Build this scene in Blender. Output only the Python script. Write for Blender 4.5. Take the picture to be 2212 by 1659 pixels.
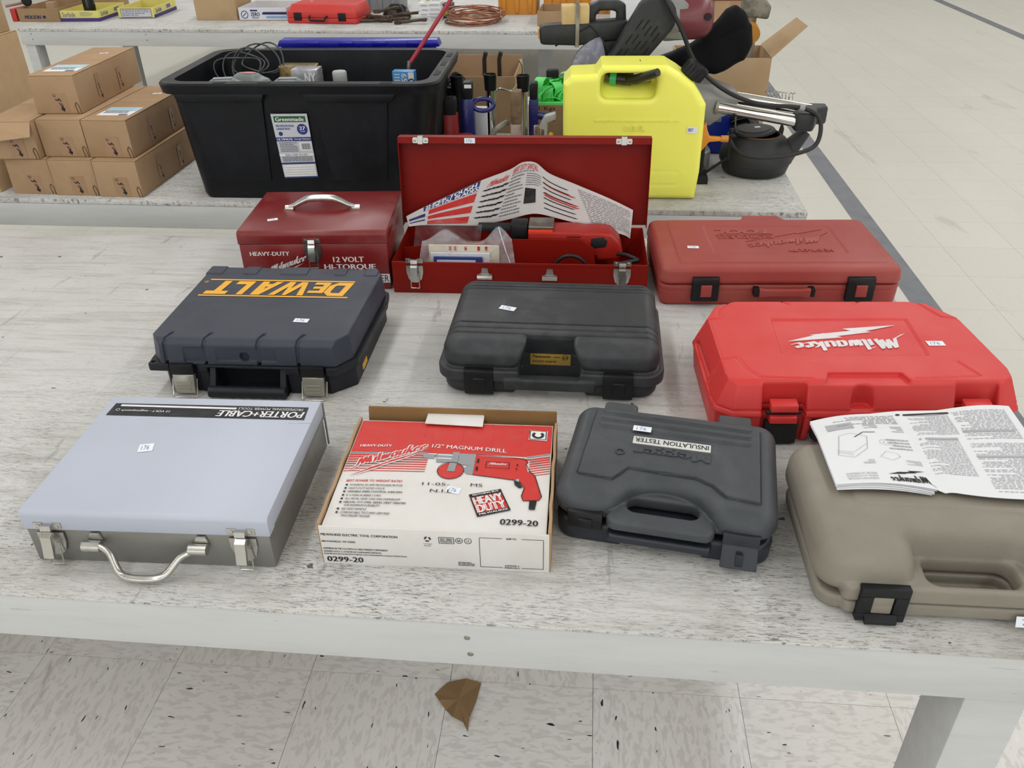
import bpy, bmesh, math, random
import numpy as np
from mathutils import Vector, Matrix

for _o in list(bpy.data.objects):
    bpy.data.objects.remove(_o)
SC = bpy.context.scene
COL = SC.collection
R = math.radians
random.seed(4)
TZ = 0.70            # height of the table tops above the floor

# ------------------------------------------------------------------ camera
cam_data = bpy.data.cameras.new('camera')
cam = bpy.data.objects.new('camera', cam_data)
COL.objects.link(cam)
cam_data.sensor_width = 36.0
cam_data.lens = 29.397
cam_data.clip_start = 0.02
cam_data.clip_end = 100
cam.matrix_world = (Matrix.Translation((0, 0, TZ + 0.80)) @ Matrix.Rotation(R(90 - 32.2613), 4, 'X')
                    @ Matrix.Rotation(R(-1.0803), 4, 'Z'))
SC.camera = cam

# ------------------------------------------------------------------ world and lights
w = bpy.data.worlds.new('hall_light')
SC.world = w
w.use_nodes = True
bg = w.node_tree.nodes['Background']
bg.inputs[0].default_value = (1, 1, 1, 1)
bg.inputs[1].default_value = 0.3


LAMP = 205
WINDOW_FILL = 2.0      # glow of the unseen shop-front windows, assumed and added for frontal light


def tube_row(x, y, length, power, width=0.35, z=3.78):
    """a row of ceiling fluorescent fixtures running away from the viewer"""
    l = bpy.data.lights.new('ceiling_light_row', 'AREA')
    l.shape = 'RECTANGLE'
    l.size = width
    l.size_y = length
    l.energy = power
    l.color = (0.985, 0.99, 1.0)
    o = bpy.data.objects.new('ceiling_light_row', l)
    COL.objects.link(o)
    o.location = (x, y, z)
    o.rotation_euler = (0, 0, R(-5.6))


for row_x in (-8.9, -5.1, -1.3, 2.5, 6.3, 10.1):
    tube_row(row_x, 1.2, 25.0, LAMP)

vs = SC.view_settings
vs.view_transform = 'Standard'
vs.look = 'None'
vs.gamma = 1.0
vs.exposure = 0.03
vs.use_curve_mapping = False

# ------------------------------------------------------------------ materials


def lin(c):
    if isinstance(c, str):
        c = tuple(int(c[i:i + 2], 16) for i in (0, 2, 4))
    o = []
    for v in c[:3]:
        v = v / 255.0
        o.append(v / 12.92 if v <= 0.04045 else ((v + 0.055) / 1.055) ** 2.4)
    return (o[0], o[1], o[2], 1.0)


class NT:
    def __init__(self, name):
        self.m = bpy.data.materials.new(name)
        self.m.use_nodes = True
        self.t = self.m.node_tree
        self.t.nodes.clear()
        self.out = self.n('ShaderNodeOutputMaterial')
        self.b = self.n('ShaderNodeBsdfPrincipled')
        self.t.links.new(self.b.outputs[0], self.out.inputs[0])

    def n(self, typ, **kw):
        x = self.t.nodes.new(typ)
        for k, v in kw.items():
            setattr(x, k, v)
        return x

    def l(self, a, b):
        self.t.links.new(a, b)

    def co(self, kind='Object', scale=(1, 1, 1), rnd=False, rot=(0, 0, 0)):
        tc = self.n('ShaderNodeTexCoord')
        src = tc.outputs[kind]
        if kind == 'World':
            src = None
        mp = self.n('ShaderNodeMapping')
        mp.inputs['Scale'].default_value = scale
        mp.inputs['Rotation'].default_value = rot
        self.l(src, mp.inputs['Vector'])
        if rnd:
            oi = self.n('ShaderNodeObjectInfo')
            cb = self.n('ShaderNodeVectorMath', operation='SCALE')
            cx = self.n('ShaderNodeCombineXYZ')
            self.l(oi.outputs['Random'], cx.inputs[0])
            self.l(oi.outputs['Random'], cx.inputs[1])
            self.l(cx.outputs[0], cb.inputs[0])
            cb.inputs['Scale'].default_value = 91.7
            ad = self.n('ShaderNodeVectorMath', operation='ADD')
            self.l(mp.outputs[0], ad.inputs[0])
            self.l(cb.outputs[0], ad.inputs[1])
            return ad.outputs[0]
        return mp.outputs[0]

    def noise(self, vec, scale, detail=3, rough=0.5, dist=0.0):
        x = self.n('ShaderNodeTexNoise')
        x.inputs['Scale'].default_value = scale
        x.inputs['Detail'].default_value = detail
        x.inputs['Roughness'].default_value = rough
        x.inputs['Distortion'].default_value = dist
        self.l(vec, x.inputs['Vector'])
        return x.outputs['Fac']

    def ramp(self, fac, a, b, lo=0.0, hi=1.0):
        x = self.n('ShaderNodeMapRange')
        x.interpolation_type = 'SMOOTHSTEP'
        x.inputs['From Min'].default_value = a
        x.inputs['From Max'].default_value = b
        x.inputs['To Min'].default_value = lo
        x.inputs['To Max'].default_value = hi
        self.l(fac, x.inputs['Value'])
        return x.outputs[0]

    def mix(self, fac, a, b):
        x = self.n('ShaderNodeMix', data_type='RGBA')
        if isinstance(fac, (int, float)):
            x.inputs['Factor'].default_value = fac
        else:
            self.l(fac, x.inputs['Factor'])
        for s, v in ((x.inputs[6], a), (x.inputs[7], b)):
            if isinstance(v, (tuple, list, str)):
                s.default_value = lin(v)
            else:
                self.l(v, s)
        return x.outputs[2]

    def mul(self, a, b):
        x = self.n('ShaderNodeMath', operation='MULTIPLY')
        for s, v in ((x.inputs[0], a), (x.inputs[1], b)):
            if isinstance(v, (int, float)):
                s.default_value = v
            else:
                self.l(v, s)
        return x.outputs[0]

    def bump(self, h, strength, dist=0.001):
        x = self.n('ShaderNodeBump')
        x.inputs['Strength'].default_value = strength
        x.inputs['Distance'].default_value = dist
        self.l(h, x.inputs['Height'])
        self.l(x.outputs[0], self.b.inputs['Normal'])

    def setup(self, rough=0.5, metal=0.0, spec=0.5):
        self.b.inputs['Roughness'].default_value = rough
        self.b.inputs['Metallic'].default_value = metal
        self.b.inputs['Specular IOR Level'].default_value = spec
        return self.m


MATS = {}


def pm(name, rgb, rough=0.5, metal=0.0, spec=0.5, alt=None, var=0.35, vs_=9.0, grain=0.0, gs=600.0,
       dust=None, dust_amt=0.0, dust_scale=5.0, scr=None, scr_scale=14.0, coat=0.0):
    """painted, plastic or metal surface with soft mottling, grain, dust and scuffs"""
    if name in MATS:
        return MATS[name]
    k = NT(name)
    v = k.co('Object', rnd=True)
    if alt is None:
        c = lin(rgb)
        alt = tuple(max(0, min(255, x * 0.9)) for x in (rgb if not isinstance(rgb, str) else
                    [int(rgb[i:i + 2], 16) for i in (0, 2, 4)]))
    n1 = k.noise(v, vs_, 4, 0.6)
    col = k.mix(k.ramp(n1, 0.35, 0.75, 0, var), rgb, alt)
    if dust:
        n2 = k.noise(v, dust_scale, 5, 0.65, 0.4)
        col = k.mix(k.ramp(n2, 0.45, 0.7, 0, dust_amt), col, dust)
    if scr:
        v2 = k.co('Object', (1, 7, 3), rnd=True, rot=(0, 0, 0.6))
        n3 = k.noise(v2, scr_scale, 6, 0.75, 1.5)
        col = k.mix(k.ramp(n3, 0.66, 0.72, 0, 0.75), col, scr)
    k.l(col, k.b.inputs['Base Color'])
    if grain > 0:
        n4 = k.noise(v, gs, 2, 0.5)
        k.bump(n4, grain, 0.0008)
    rr = k.ramp(n1, 0.3, 0.8, max(0.03, rough - 0.06), min(1, rough + 0.08))
    k.setup(rough, metal, spec)
    k.l(rr, k.b.inputs['Roughness'])
    if coat:
        k.b.inputs['Coat Weight'].default_value = coat
        k.b.inputs['Coat Roughness'].default_value = 0.15
    MATS[name] = k.m
    return k.m


def ink(name, rgb, rough=0.6):
    if name in MATS:
        return MATS[name]
    k = NT(name)
    v = k.co('Object')
    col = k.mix(k.ramp(k.noise(v, 60, 3), 0.4, 0.8, 0, 0.12), rgb, '808080')
    k.l(col, k.b.inputs['Base Color'])
    k.setup(rough, 0, 0.3)
    MATS[name] = k.m
    return k.m


def m_tabletop():
    k = NT('weathered_white_paint')
    v = k.co('Object', (1, 1, 1))
    vl = k.co('Object', (1.0, 12.0, 1.0))
    vc = k.co('Object', (1.4, 10.0, 1.0))
    big = k.noise(v, 1.7, 4, 0.6)
    col = k.mix(k.ramp(big, 0.3, 0.7, 0, 0.6), 'd3d2cf', 'c0bebb')
    streak = k.noise(vl, 5, 6, 0.7, 0.6)
    col = k.mix(k.ramp(streak, 0.45, 0.72, 0, 0.6), col, '9d9b96')
    tint = k.noise(v, 3.1, 3, 0.6)
    col = k.mix(k.ramp(tint, 0.6, 0.78, 0, 0.3), col, 'c3b9a0')
    crack = k.noise(vc, 52, 6, 0.8, 0.5)
    sp = k.n('ShaderNodeSeparateXYZ')
    k.l(v, sp.inputs[0])
    near = k.ramp(sp.outputs[1], 0.75, 0.05, 0.22, 1.0)      # the front boards are the most worn
    patch = k.noise(v, 4.3, 3, 0.6)
    cm = k.mul(k.ramp(crack, 0.52, 0.58, 0, 1), k.ramp(patch, 0.3, 0.6, 0.25, 1))
    cm = k.mul(cm, near)
    col = k.mix(k.mul(cm, 0.85), col, '55524a')
    scuffv = k.co('Object', (5.0, 1.0, 1.0), rot=(0, 0, 0.9))
    sc = k.noise(scuffv, 3.2, 5, 0.7, 1.2)
    col = k.mix(k.ramp(sc, 0.60, 0.68, 0, 0.5), col, '8b8986')
    blotch = k.noise(v, 2.6, 5, 0.65, 0.5)  # stains and darker blotches, stronger towards the front edge
    col = k.mix(k.mul(k.ramp(blotch, 0.5, 0.72, 0, 0.5), k.ramp(sp.outputs[1], 0.5, 0.0, 0.35, 1.0)), col, '918c82')
    spot = k.noise(v, 42, 2, 0.5)
    col = k.mix(k.ramp(spot, 0.745, 0.77, 0, 0.85), col, '3c3830')
    k.l(col, k.b.inputs['Base Color'])
    k.bump(crack, 0.25, 0.002)
    return k.setup(0.55, 0, 0.35)


def m_board():
    k = NT('grey_painted_board')
    v = k.co('Object', (1, 1, 1), rnd=True)
    vl = k.co('Object', (1, 9, 9), rnd=True)
    col = k.mix(k.ramp(k.noise(vl, 3, 5, 0.65), 0.35, 0.7, 0, 0.5), 'c7c8c7', 'b5b7b6')
    col = k.mix(k.ramp(k.noise(vl, 13, 5, 0.7, 0.8), 0.66, 0.7, 0, 0.55), col, '9b9c98')
    col = k.mix(k.ramp(k.noise(v, 21, 3, 0.6), 0.72, 0.76, 0, 0.5), col, 'c9b9a4')
    col = k.mix(k.ramp(k.noise(vl, 45, 2, 0.6), 0.77, 0.8, 0, 0.6), col, '4f4c45')
    k.l(col, k.b.inputs['Base Color'])
    k.bump(k.noise(vl, 18, 4, 0.6), 0.15, 0.001)
    return k.setup(0.5, 0, 0.4)


def m_tile():
    k = NT('speckled_vinyl_tile')
    v = k.co('Object', (1, 1, 1), rnd=True)
    v1 = k.co('Object', (1, 2.7, 1), rnd=True)
    v2 = k.co('Object', (1, 3.4, 1), rnd=True)
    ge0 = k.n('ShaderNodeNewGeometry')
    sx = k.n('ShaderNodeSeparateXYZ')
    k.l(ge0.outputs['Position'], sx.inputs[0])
    near_band = k.ramp(k.mul(k.ramp(sx.outputs[1], 1.7, 2.2, 1, 0), k.ramp(sx.outputs[1], -0.6, -0.1, 0, 1)), 0, 1, 0.22, 1.0)        # pattern worn faint in the aisle; floor behind viewer dulled to cut bounce light
    col = k.mix(k.mul(k.ramp(k.noise(v1, 34, 3, 0.5, 0.7), 0.48, 0.6, 0, 0.7), near_band), 'f4f1ef', 'dbd6d4')
    col = k.mix(k.mul(k.ramp(k.noise(v1, 20, 2, 0.5, 0.6), 0.64, 0.7, 0, 0.6), near_band), col, 'fbf9f7')
    oi = k.n('ShaderNodeObjectInfo')
    col = k.mix(k.ramp(oi.outputs['Random'], 0, 1, 0, 0.10), col, 'b7b2a4')
    col = k.mix(k.mul(k.ramp(k.noise(v2, 30, 1.5, 0.4), 0.715, 0.735, 0, 1), near_band), col, '22211f')
    col = k.mix(k.ramp(k.noise(v, 17, 2, 0.5), 0.76, 0.79, 0, 0.5), col, 'a3835c')
    ge = k.n('ShaderNodeNewGeometry')
    mp = k.n('ShaderNodeMapping')
    mp.inputs['Scale'].default_value = (2.6, 0.55, 1)
    mp.inputs['Rotation'].default_value = (0, 0, -0.35)
    k.l(ge.outputs['Position'], mp.inputs['Vector'])
    sc = k.noise(mp.outputs[0], 2.1, 7, 0.72, 0.8)
    col = k.mix(k.ramp(sc, 0.60, 0.70, 0, 0.5), col, '8d897e')
    sc2 = k.noise(mp.outputs[0], 0.8, 4, 0.6)
    col = k.mix(k.ramp(sc2, 0.4, 0.7, 0, 0.22), col, 'cdc9b8')
    col = k.mix(k.ramp(near_band, 1.0, 0.22, 0, 0.65), col, 'bfbcad')  # darker, yellower tone outside the near band
    k.l(col, k.b.inputs['Base Color'])
    return k.setup(0.38, 0, 0.45)


def m_card(name='corrugated_cardboard', a='b09272', b='9e8060'):
    if name in MATS:
        return MATS[name]
    k = NT(name)
    v = k.co('Object', rnd=True)
    vl = k.co('Object', (1, 1, 40))
    col = k.mix(k.ramp(k.noise(v, 5, 4, 0.6), 0.35, 0.7, 0, 0.7), a, b)
    col = k.mix(k.ramp(k.noise(v, 30, 4, 0.7), 0.6, 0.75, 0, 0.2), col, '7a5c3c')
    k.l(col, k.b.inputs['Base Color'])
    k.bump(k.noise(vl, 9, 2), 0.08, 0.001)
    MATS[name] = k.m
    return k.setup(0.8, 0, 0.2)


def m_clear(name, tint, alpha, rough=0.12):
    if name in MATS:
        return MATS[name]
    k = NT(name)
    v = k.co('Object', rnd=True)
    n = k.noise(v, 35, 4, 0.6, 1.0)
    k.b.inputs['Base Color'].default_value = lin(tint)
    k.setup(rough, 0, 0.7)
    k.l(k.ramp(n, 0.3, 0.8, alpha * 0.6, min(1, alpha * 1.6)), k.b.inputs['Alpha'])
    k.bump(n, 0.8, 0.004)
    MATS[name] = k.m
    return k.m


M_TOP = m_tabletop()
M_BOARD = m_board()
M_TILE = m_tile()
M_CARD = m_card()
M_CARD2 = m_card('pale_cardboard', 'bfa380', 'b0926c')
M_KRAFT = m_card('dark_kraft', '8a6a45', '735433')
STEEL = pm('bright_steel', (198, 196, 190), 0.26, 0.95, vs_=20, var=0.5)
DSTEEL = pm('dull_steel', (150, 145, 136), 0.38, 0.9, vs_=25, var=0.6, alt=(96, 88, 78))
CHROME = pm('chrome_tube', (222, 220, 214), 0.12, 1.0, var=0.2)
RUST = pm('rusty_iron', (92, 80, 70), 0.6, 0.6, vs_=30, alt=(70, 48, 36), var=0.8)
BLK = pm('black_plastic', (20, 21, 23), 0.45, grain=0.15, var=0.4, alt=(30, 31, 34), spec=.3)
BLKM = pm('matte_black', (17, 17, 19), 0.7, var=0.4, alt=(34, 34, 36))
RUBBER = pm('black_rubber_cord', (26, 26, 28), 0.5, var=0.3)
PAPER = pm('white_paper', (232, 233, 236), 0.7, var=0.2, alt=(222, 222, 224), spec=0.3)
TAGM = pm('tag_paper', (236, 240, 246), 0.6, var=0.1, spec=0.3)
INK_K = ink('black_ink', (28, 27, 28))
INK_G = ink('grey_ink', (110, 108, 112))
INK_LG = ink('pale_grey_ink', (165, 163, 168))
INK_W = ink('white_ink', (232, 230, 230))
INK_R = ink('red_ink', (196, 44, 40))
INK_B = ink('blue_ink', (40, 52, 120))
INK_BT = ink('ballpoint_blue', (92, 112, 175))

# ------------------------------------------------------------------ objects


def new_obj(name, data, parent=None):
    o = bpy.data.objects.new(name, data)
    COL.objects.link(o)
    if parent is not None:
        o.parent = parent
    return o


def tag(o, label=None, cat=None, group=None, kind=None):
    if label:
        o['label'] = label
    if cat:
        o['category'] = cat
    if group:
        o['group'] = group
    if kind:
        o['kind'] = kind
    return o


def thing(name, label, cat, loc, yaw=0.0, group=None):
    o = new_obj(name, None)
    o.empty_display_size = 0.02
    o.location = loc
    o.rotation_euler = (0, 0, R(yaw))
    return tag(o, label, cat, group)


def fast_mesh(name, V, Q):
    """V (n,3), Q (m,4) arrays"""
    me = bpy.data.meshes.new(name)
    V = np.asarray(V, np.float32)
    Q = np.asarray(Q, np.int32)
    me.vertices.add(len(V))
    me.vertices.foreach_set('co', V.ravel())
    me.loops.add(Q.size)
    me.loops.foreach_set('vertex_index', Q.ravel())
    me.polygons.add(len(Q))
    me.polygons.foreach_set('loop_start', np.arange(0, Q.size, Q.shape[1], dtype=np.int32))
    me.update(calc_edges=True)
    return me


def smooth_mesh(me, angle):
    me.polygons.foreach_set('use_smooth', [True] * len(me.polygons))
    if angle is not None:
        me.set_sharp_from_angle(angle=R(angle))


def frame_on(pts, i, closed):
    n = len(pts)
    a = pts[i - 1] if (i > 0 or closed) else pts[i]
    b = pts[(i + 1) % n] if (i < n - 1 or closed) else pts[i]
    return (b - a).normalized()


class MB:
    def __init__(self):
        self.v = []
        self.f = []

    def add(self, vs_, fs, M=None):
        b = len(self.v)
        for p in vs_:
            p = Vector(p)
            self.v.append(M @ p if M is not None else p)
        for f in fs:
            self.f.append([b + i for i in f])
        return self

    def box(self, x0, y0, z0, x1, y1, z1, M=None):
        vs_ = [(x, y, z) for z in (z0, z1) for y in (y0, y1) for x in (x0, x1)]
        return self.add(vs_, [(0, 2, 3, 1), (4, 5, 7, 6), (0, 1, 5, 4), (2, 6, 7, 3), (0, 4, 6, 2), (1, 3, 7, 5)], M)

    def prism(self, poly, axis, a, b, M=None):
        """poly of 2D points; axis 'z': (x,y); 'y': (x,z); 'x': (y,z)"""
        def p3(p, t):
            return {'z': (p[0], p[1], t), 'y': (p[0], t, p[1]), 'x': (t, p[0], p[1])}[axis]
        n = len(poly)
        vs_ = [p3(p, a) for p in poly] + [p3(p, b) for p in poly]
        fs = [list(range(n))[::-1], list(range(n, 2 * n))] + [(i, (i + 1) % n, n + (i + 1) % n, n + i) for i in range(n)]
        return self.add(vs_, fs, M)

    def loft(self, loops, cap=(True, True), M=None, closed=True):
        n = len(loops[0])
        vs_ = [p for L in loops for p in L]
        fs = []
        for j in range(len(loops) - 1):
            for i in range(n if closed else n - 1):
                k = (i + 1) % n
                fs.append((j * n + i, j * n + k, (j + 1) * n + k, (j + 1) * n + i))
        if cap[0]:
            fs.append(list(range(n))[::-1])
        if cap[1]:
            fs.append([(len(loops) - 1) * n + i for i in range(n)])
        return self.add(vs_, fs, M)

    def tube(self, pts, r, n=8, closed=False, caps=True, M=None, flat=1.0):
        pts = [Vector(p) for p in pts]
        rs = r if isinstance(r, (list, tuple)) else [r] * len(pts)
        t0 = frame_on(pts, 0, closed)
        up = Vector((0, 0, 1)) if abs(t0.z) < 0.9 else Vector((1, 0, 0))
        nrm = t0.cross(up).normalized()
        loops = []
        for i, p in enumerate(pts):
            t = frame_on(pts, i, closed)
            nrm = (nrm - t * nrm.dot(t)).normalized()
            bn = t.cross(nrm)
            loops.append([p + (nrm * math.cos(2 * math.pi * k / n) + bn * flat * math.sin(2 * math.pi * k / n)) * rs[i]
                          for k in range(n)])
        if closed:
            loops.append(loops[0])
            return self.loft(loops, (False, False), M)
        return self.loft(loops, (caps, caps), M)

    def lathe(self, prof, c=(0, 0, 0), n=24, M=None, cap=(True, True)):
        loops = [[(c[0] + r * math.cos(2 * math.pi * k / n), c[1] + r * math.sin(2 * math.pi * k / n), c[2] + z)
                  for k in range(n)] for r, z in prof]
        return self.loft(loops, cap, M)

    def cyl(self, p, q, r, n=12, M=None):
        return self.tube([p, q], r, n, M=M)

    def grid(self, fn, nu, nv, M=None):
        vs_ = [fn(i / nu, j / nv) for j in range(nv + 1) for i in range(nu + 1)]
        fs = [(j * (nu + 1) + i, j * (nu + 1) + i + 1, (j + 1) * (nu + 1) + i + 1, (j + 1) * (nu + 1) + i)
              for j in range(nv) for i in range(nu)]
        return self.add(vs_, fs, M)

    def mesh(self, name, bevel=0.0, seg=2, smooth=None, weld=False, bang=30, recalc=True):
        me = bpy.data.meshes.new(name)
        me.from_pydata([tuple(p) for p in self.v], [], self.f)
        bm = bmesh.new()
        bm.from_mesh(me)
        if weld:
            bmesh.ops.remove_doubles(bm, verts=bm.verts, dist=1e-6)
        if recalc:
            bmesh.ops.recalc_face_normals(bm, faces=bm.faces)
        if bevel > 0:
            ed = [e for e in bm.edges if len(e.link_faces) == 2 and e.calc_face_angle(0) > R(bang)]
            bmesh.ops.bevel(bm, geom=ed, offset=bevel, segments=seg, affect='EDGES', clamp_overlap=True, profile=0.5)
        bm.to_mesh(me)
        bm.free()
        if smooth is not None:
            smooth_mesh(me, smooth)
        return me

    def build(self, name, mat, parent=None, bevel=0.0, seg=2, smooth=None, weld=False, bang=30, label=None, recalc=True):
        me = self.mesh(name, bevel, seg, smooth if smooth is not None else (40 if bevel > 0 else None), weld, bang, recalc)
        me.materials.append(mat)
        o = new_obj(name, me, parent)
        if label:
            o['label'] = label
        return o


def copy_tree(o, parent=None):
    c = o.copy()
    COL.objects.link(c)
    c.parent = parent
    for ch in list(o.children):
        copy_tree(ch, c)
    return c


def rrect(x0, y0, x1, y1, r, n=5):
    out = []
    for cx, cy, a0 in ((x1 - r, y1 - r, 0), (x0 + r, y1 - r, 90), (x0 + r, y0 + r, 180), (x1 - r, y0 + r, 270)):
        for k in range(n + 1):
            a = R(a0 + 90 * k / n)
            out.append((cx + r * math.cos(a), cy + r * math.sin(a)))
    return out


def spline(pts, n=8):
    """Catmull-Rom through pts"""
    P = [Vector(p) for p in pts]
    P = [P[0] * 2 - P[1]] + P + [P[-1] * 2 - P[-2]]
    out = []
    for i in range(1, len(P) - 2):
        for k in range(n):
            t = k / n
            a, b, c, d = P[i - 1], P[i], P[i + 1], P[i + 2]
            out.append(0.5 * ((2 * b) + (c - a) * t + (2 * a - 5 * b + 4 * c - d) * t * t + (3 * b - a - 3 * c + d) * t ** 3))
    out.append(P[-2])
    return out


# ------------------------------------------------------------------ moulded shells from distance fields


def sgrid(lo, hi, h):
    ax = [np.arange(lo[i] - 2.5 * h, hi[i] + 3 * h, h, dtype=np.float32) for i in range(3)]
    return (ax[0][:, None, None], ax[1][None, :, None], ax[2][None, None, :]), (ax[0][0], ax[1][0], ax[2][0])


def rr2(x, y, x0, y0, x1, y1, r):
    qx = np.abs(x - (x0 + x1) / 2) - (x1 - x0) / 2 + r
    qy = np.abs(y - (y0 + y1) / 2) - (y1 - y0) / 2 + r
    return np.minimum(np.maximum(qx, qy), 0) + np.hypot(np.maximum(qx, 0), np.maximum(qy, 0)) - r


def pl2(x, y, pts):
    x, y = np.broadcast_arrays(x, y)
    dd = np.full(x.shape, 1e9, np.float32)
    s = np.ones(x.shape, np.float32)
    n = len(pts)
    for i in range(n):
        ax, ay = pts[i]
        bx, by = pts[i - 1]
        ex, ey = bx - ax, by - ay
        wx, wy = x - ax, y - ay
        t = np.clip((wx * ex + wy * ey) / (ex * ex + ey * ey), 0, 1)
        dd = np.minimum(dd, (wx - ex * t) ** 2 + (wy - ey * t) ** 2)
        c1, c2, c3 = y >= ay, y < by, ex * wy > ey * wx
        fl = (c1 & c2 & c3) | (~c1 & ~c2 & ~c3)
        s = np.where(fl, -s, s)
    return s * np.sqrt(dd)


def ex(d, z, z0, z1, r=0.0):
    a = d + r
    b = np.abs(z - (z0 + z1) / 2) - (z1 - z0) / 2 + r
    return np.minimum(np.maximum(a, b), 0) + np.hypot(np.maximum(a, 0), np.maximum(b, 0)) - r


def smin(a, b, k):
    h = np.maximum(k - np.abs(a - b), 0) / k
    return np.minimum(a, b) - h * h * k * 0.25


def smax(a, b, k):
    return -smin(-a, -b, k)


def groove(F, strip, depth):
    return np.maximum(F, -np.maximum(strip, -F - depth))


def emboss(F, region, height):
    return np.minimum(F, np.maximum(F - height, region))


def nets(F, o, h):
    F = np.ascontiguousarray(F, np.float32)
    s = (F < 0)
    si = s.astype(np.int8)
    c = sum(si[i:si.shape[0] - 1 + i, j:si.shape[1] - 1 + j, k:si.shape[2] - 1 + k]
            for i in (0, 1) for j in (0, 1) for k in (0, 1))
    act = (c > 0) & (c < 8)
    idx = np.argwhere(act)
    off = [(i, j, k) for i in (0, 1) for j in (0, 1) for k in (0, 1)]
    vals = np.stack([F[idx[:, 0] + a, idx[:, 1] + b, idx[:, 2] + d] for a, b, d in off], 1)
    acc = np.zeros((len(idx), 3), np.float32)
    cnt = np.zeros(len(idx), np.float32)
    for a in range(8):
        for b in range(a + 1, 8):
            pa, pb = np.array(off[a]), np.array(off[b])
            if np.abs(pa - pb).sum() != 1:
                continue
            va, vb = vals[:, a], vals[:, b]
            m = (va < 0) != (vb < 0)
            t = np.where(m, va / np.where(m, va - vb, 1), 0)
            acc += np.where(m[:, None], pa + t[:, None] * (pb - pa), 0)
            cnt += m
    V = (idx + acc / cnt[:, None]) * h + np.array(o)
    ids = np.full(act.shape, -1, np.int32)
    ids[act] = np.arange(len(idx))
    Q = []
    for ax in range(3):
        u, v = (ax + 1) % 3, (ax + 2) % 3
        sl0 = [slice(None)] * 3
        sl1 = [slice(None)] * 3
        sl0[ax] = slice(0, -1)
        sl1[ax] = slice(1, None)
        for s_ in (sl0, sl1):
            s_[u] = slice(1, -1)
            s_[v] = slice(1, -1)
        A, B = s[tuple(sl0)], s[tuple(sl1)]
        e = np.argwhere(A != B)
        ins = A[A != B]
        e[:, u] += 1
        e[:, v] += 1

        def cell(du, dv):
            q = e.copy()
            q[:, u] -= du
            q[:, v] -= dv
            return ids[q[:, 0], q[:, 1], q[:, 2]]
        q = np.stack([cell(1, 1), cell(0, 1), cell(0, 0), cell(1, 0)], 1)
        q[~ins] = q[~ins][:, ::-1]
        Q.append(q)
    return V, np.concatenate(Q)


def sdf_part(name, F, o, h, mat, parent, angle=50, label=None):
    V, Q = nets(F, o, h)
    me = fast_mesh(name, V, Q)
    smooth_mesh(me, angle)
    me.materials.append(mat)
    ob = new_obj(name, me, parent)
    if label:
        ob['label'] = label
    return ob


# ------------------------------------------------------------------ printing: lettering and flat shapes on a surface
_FONT = {}


def font_geo(s, bold=0.0, shear=0.0):
    key = (s, bold, shear)
    if key in _FONT:
        return _FONT[key]
    cu = bpy.data.curves.new('t', 'FONT')
    cu.body = s
    cu.offset = bold
    cu.shear = shear
    cu.resolution_u = 2
    ob = bpy.data.objects.new('t', cu)
    me = bpy.data.meshes.new_from_object(ob)
    V = [(v.co.x, v.co.y) for v in me.vertices]
    Fc = [list(p.vertices) for p in me.polygons]
    bpy.data.objects.remove(ob)
    bpy.data.meshes.remove(me)
    bpy.data.curves.remove(cu)
    if V:
        xs = [p[0] for p in V]
        ys = [p[1] for p in V]
        x0, x1, y0, y1 = min(xs), max(xs), min(ys), max(ys)
        V = [((a - x0) / max(1e-6, x1 - x0), (b - y0) / max(1e-6, y1 - y0)) for a, b in V]
    _FONT[key] = (V, Fc)
    return V, Fc


def UP(u0, v0, u1, v1):
    return [(u0, v0), (u1, v0), (u1, v1), (u0, v1)]


def DN(u0, v0, u1, v1):          # reads upside down
    return [(u1, v1), (u0, v1), (u0, v0), (u1, v0)]


def bil(q, a, b):
    return tuple((1 - a) * (1 - b) * q[0][i] + a * (1 - b) * q[1][i] + a * b * q[2][i] + (1 - a) * b * q[3][i]
                 for i in (0, 1))


def script_logo():
    """the slanted blackletter wordmark, drawn with a broad nib; returns polygons in unit box"""
    S = [
        [(-.42, -.30), (-.02, .06), (.12, .92)], [(.12, .92), (.26, .12)], [(.26, .12), (.36, .96)], [(.36, .96), (.50, .12)],
        [(.50, .12), (.60, .98)], [(.60, .98), (.68, .02)],
        [(.92, .60), (.92, .02)], [(.90, .80), (.95, .86)],
        [(1.10, 1.02), (1.10, .08), (1.18, .0)],
        [(1.30, .60), (1.30, .10), (1.42, .02), (1.46, .58)], [(1.46, .58), (1.48, .08), (1.60, .02), (1.66, .62)],
        [(2.02, .50), (1.92, .62), (1.82, .48), (1.82, .12), (1.92, .0), (2.04, .14)], [(2.06, .62), (2.06, .0)],
        [(2.24, .60), (2.24, .10), (2.34, .0), (2.46, .14)], [(2.48, .62), (2.48, .0)],
        [(2.66, 1.02), (2.66, .0)], [(2.90, .62), (2.72, .34), (2.84, .16), (2.96, -.06)],
        [(3.04, .28), (3.24, .42), (3.14, .62), (3.04, .48), (3.03, .14), (3.13, .0), (3.27, .12)],
        [(3.40, .28), (3.60, .42), (3.50, .62), (3.40, .48), (3.39, .14), (3.49, .0), (3.70, .16)],
    ]
    nib = (.074, .034)
    P = []
    for st in S:
        for a, b in zip(st, st[1:]):
            P.append([(a[0] - nib[0], a[1] - nib[1]), (a[0] + nib[0], a[1] + nib[1]),
                      (b[0] + nib[0], b[1] + nib[1]), (b[0] - nib[0], b[1] - nib[1])])
    x0, x1, y0, y1 = -.5, 3.8, -.35, 1.06
    return [[((x - x0) / (x1 - x0), (y - y0) / (y1 - y0)) for x, y in p] for p in P]


BOLT = [[(0, 0), (.47, .22), (.36, .46)], [(.34, .30), (.78, .60), (.64, .74), (.24, .42)], [(1, 1), (.52, .76), (.66, .50)]]


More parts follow.
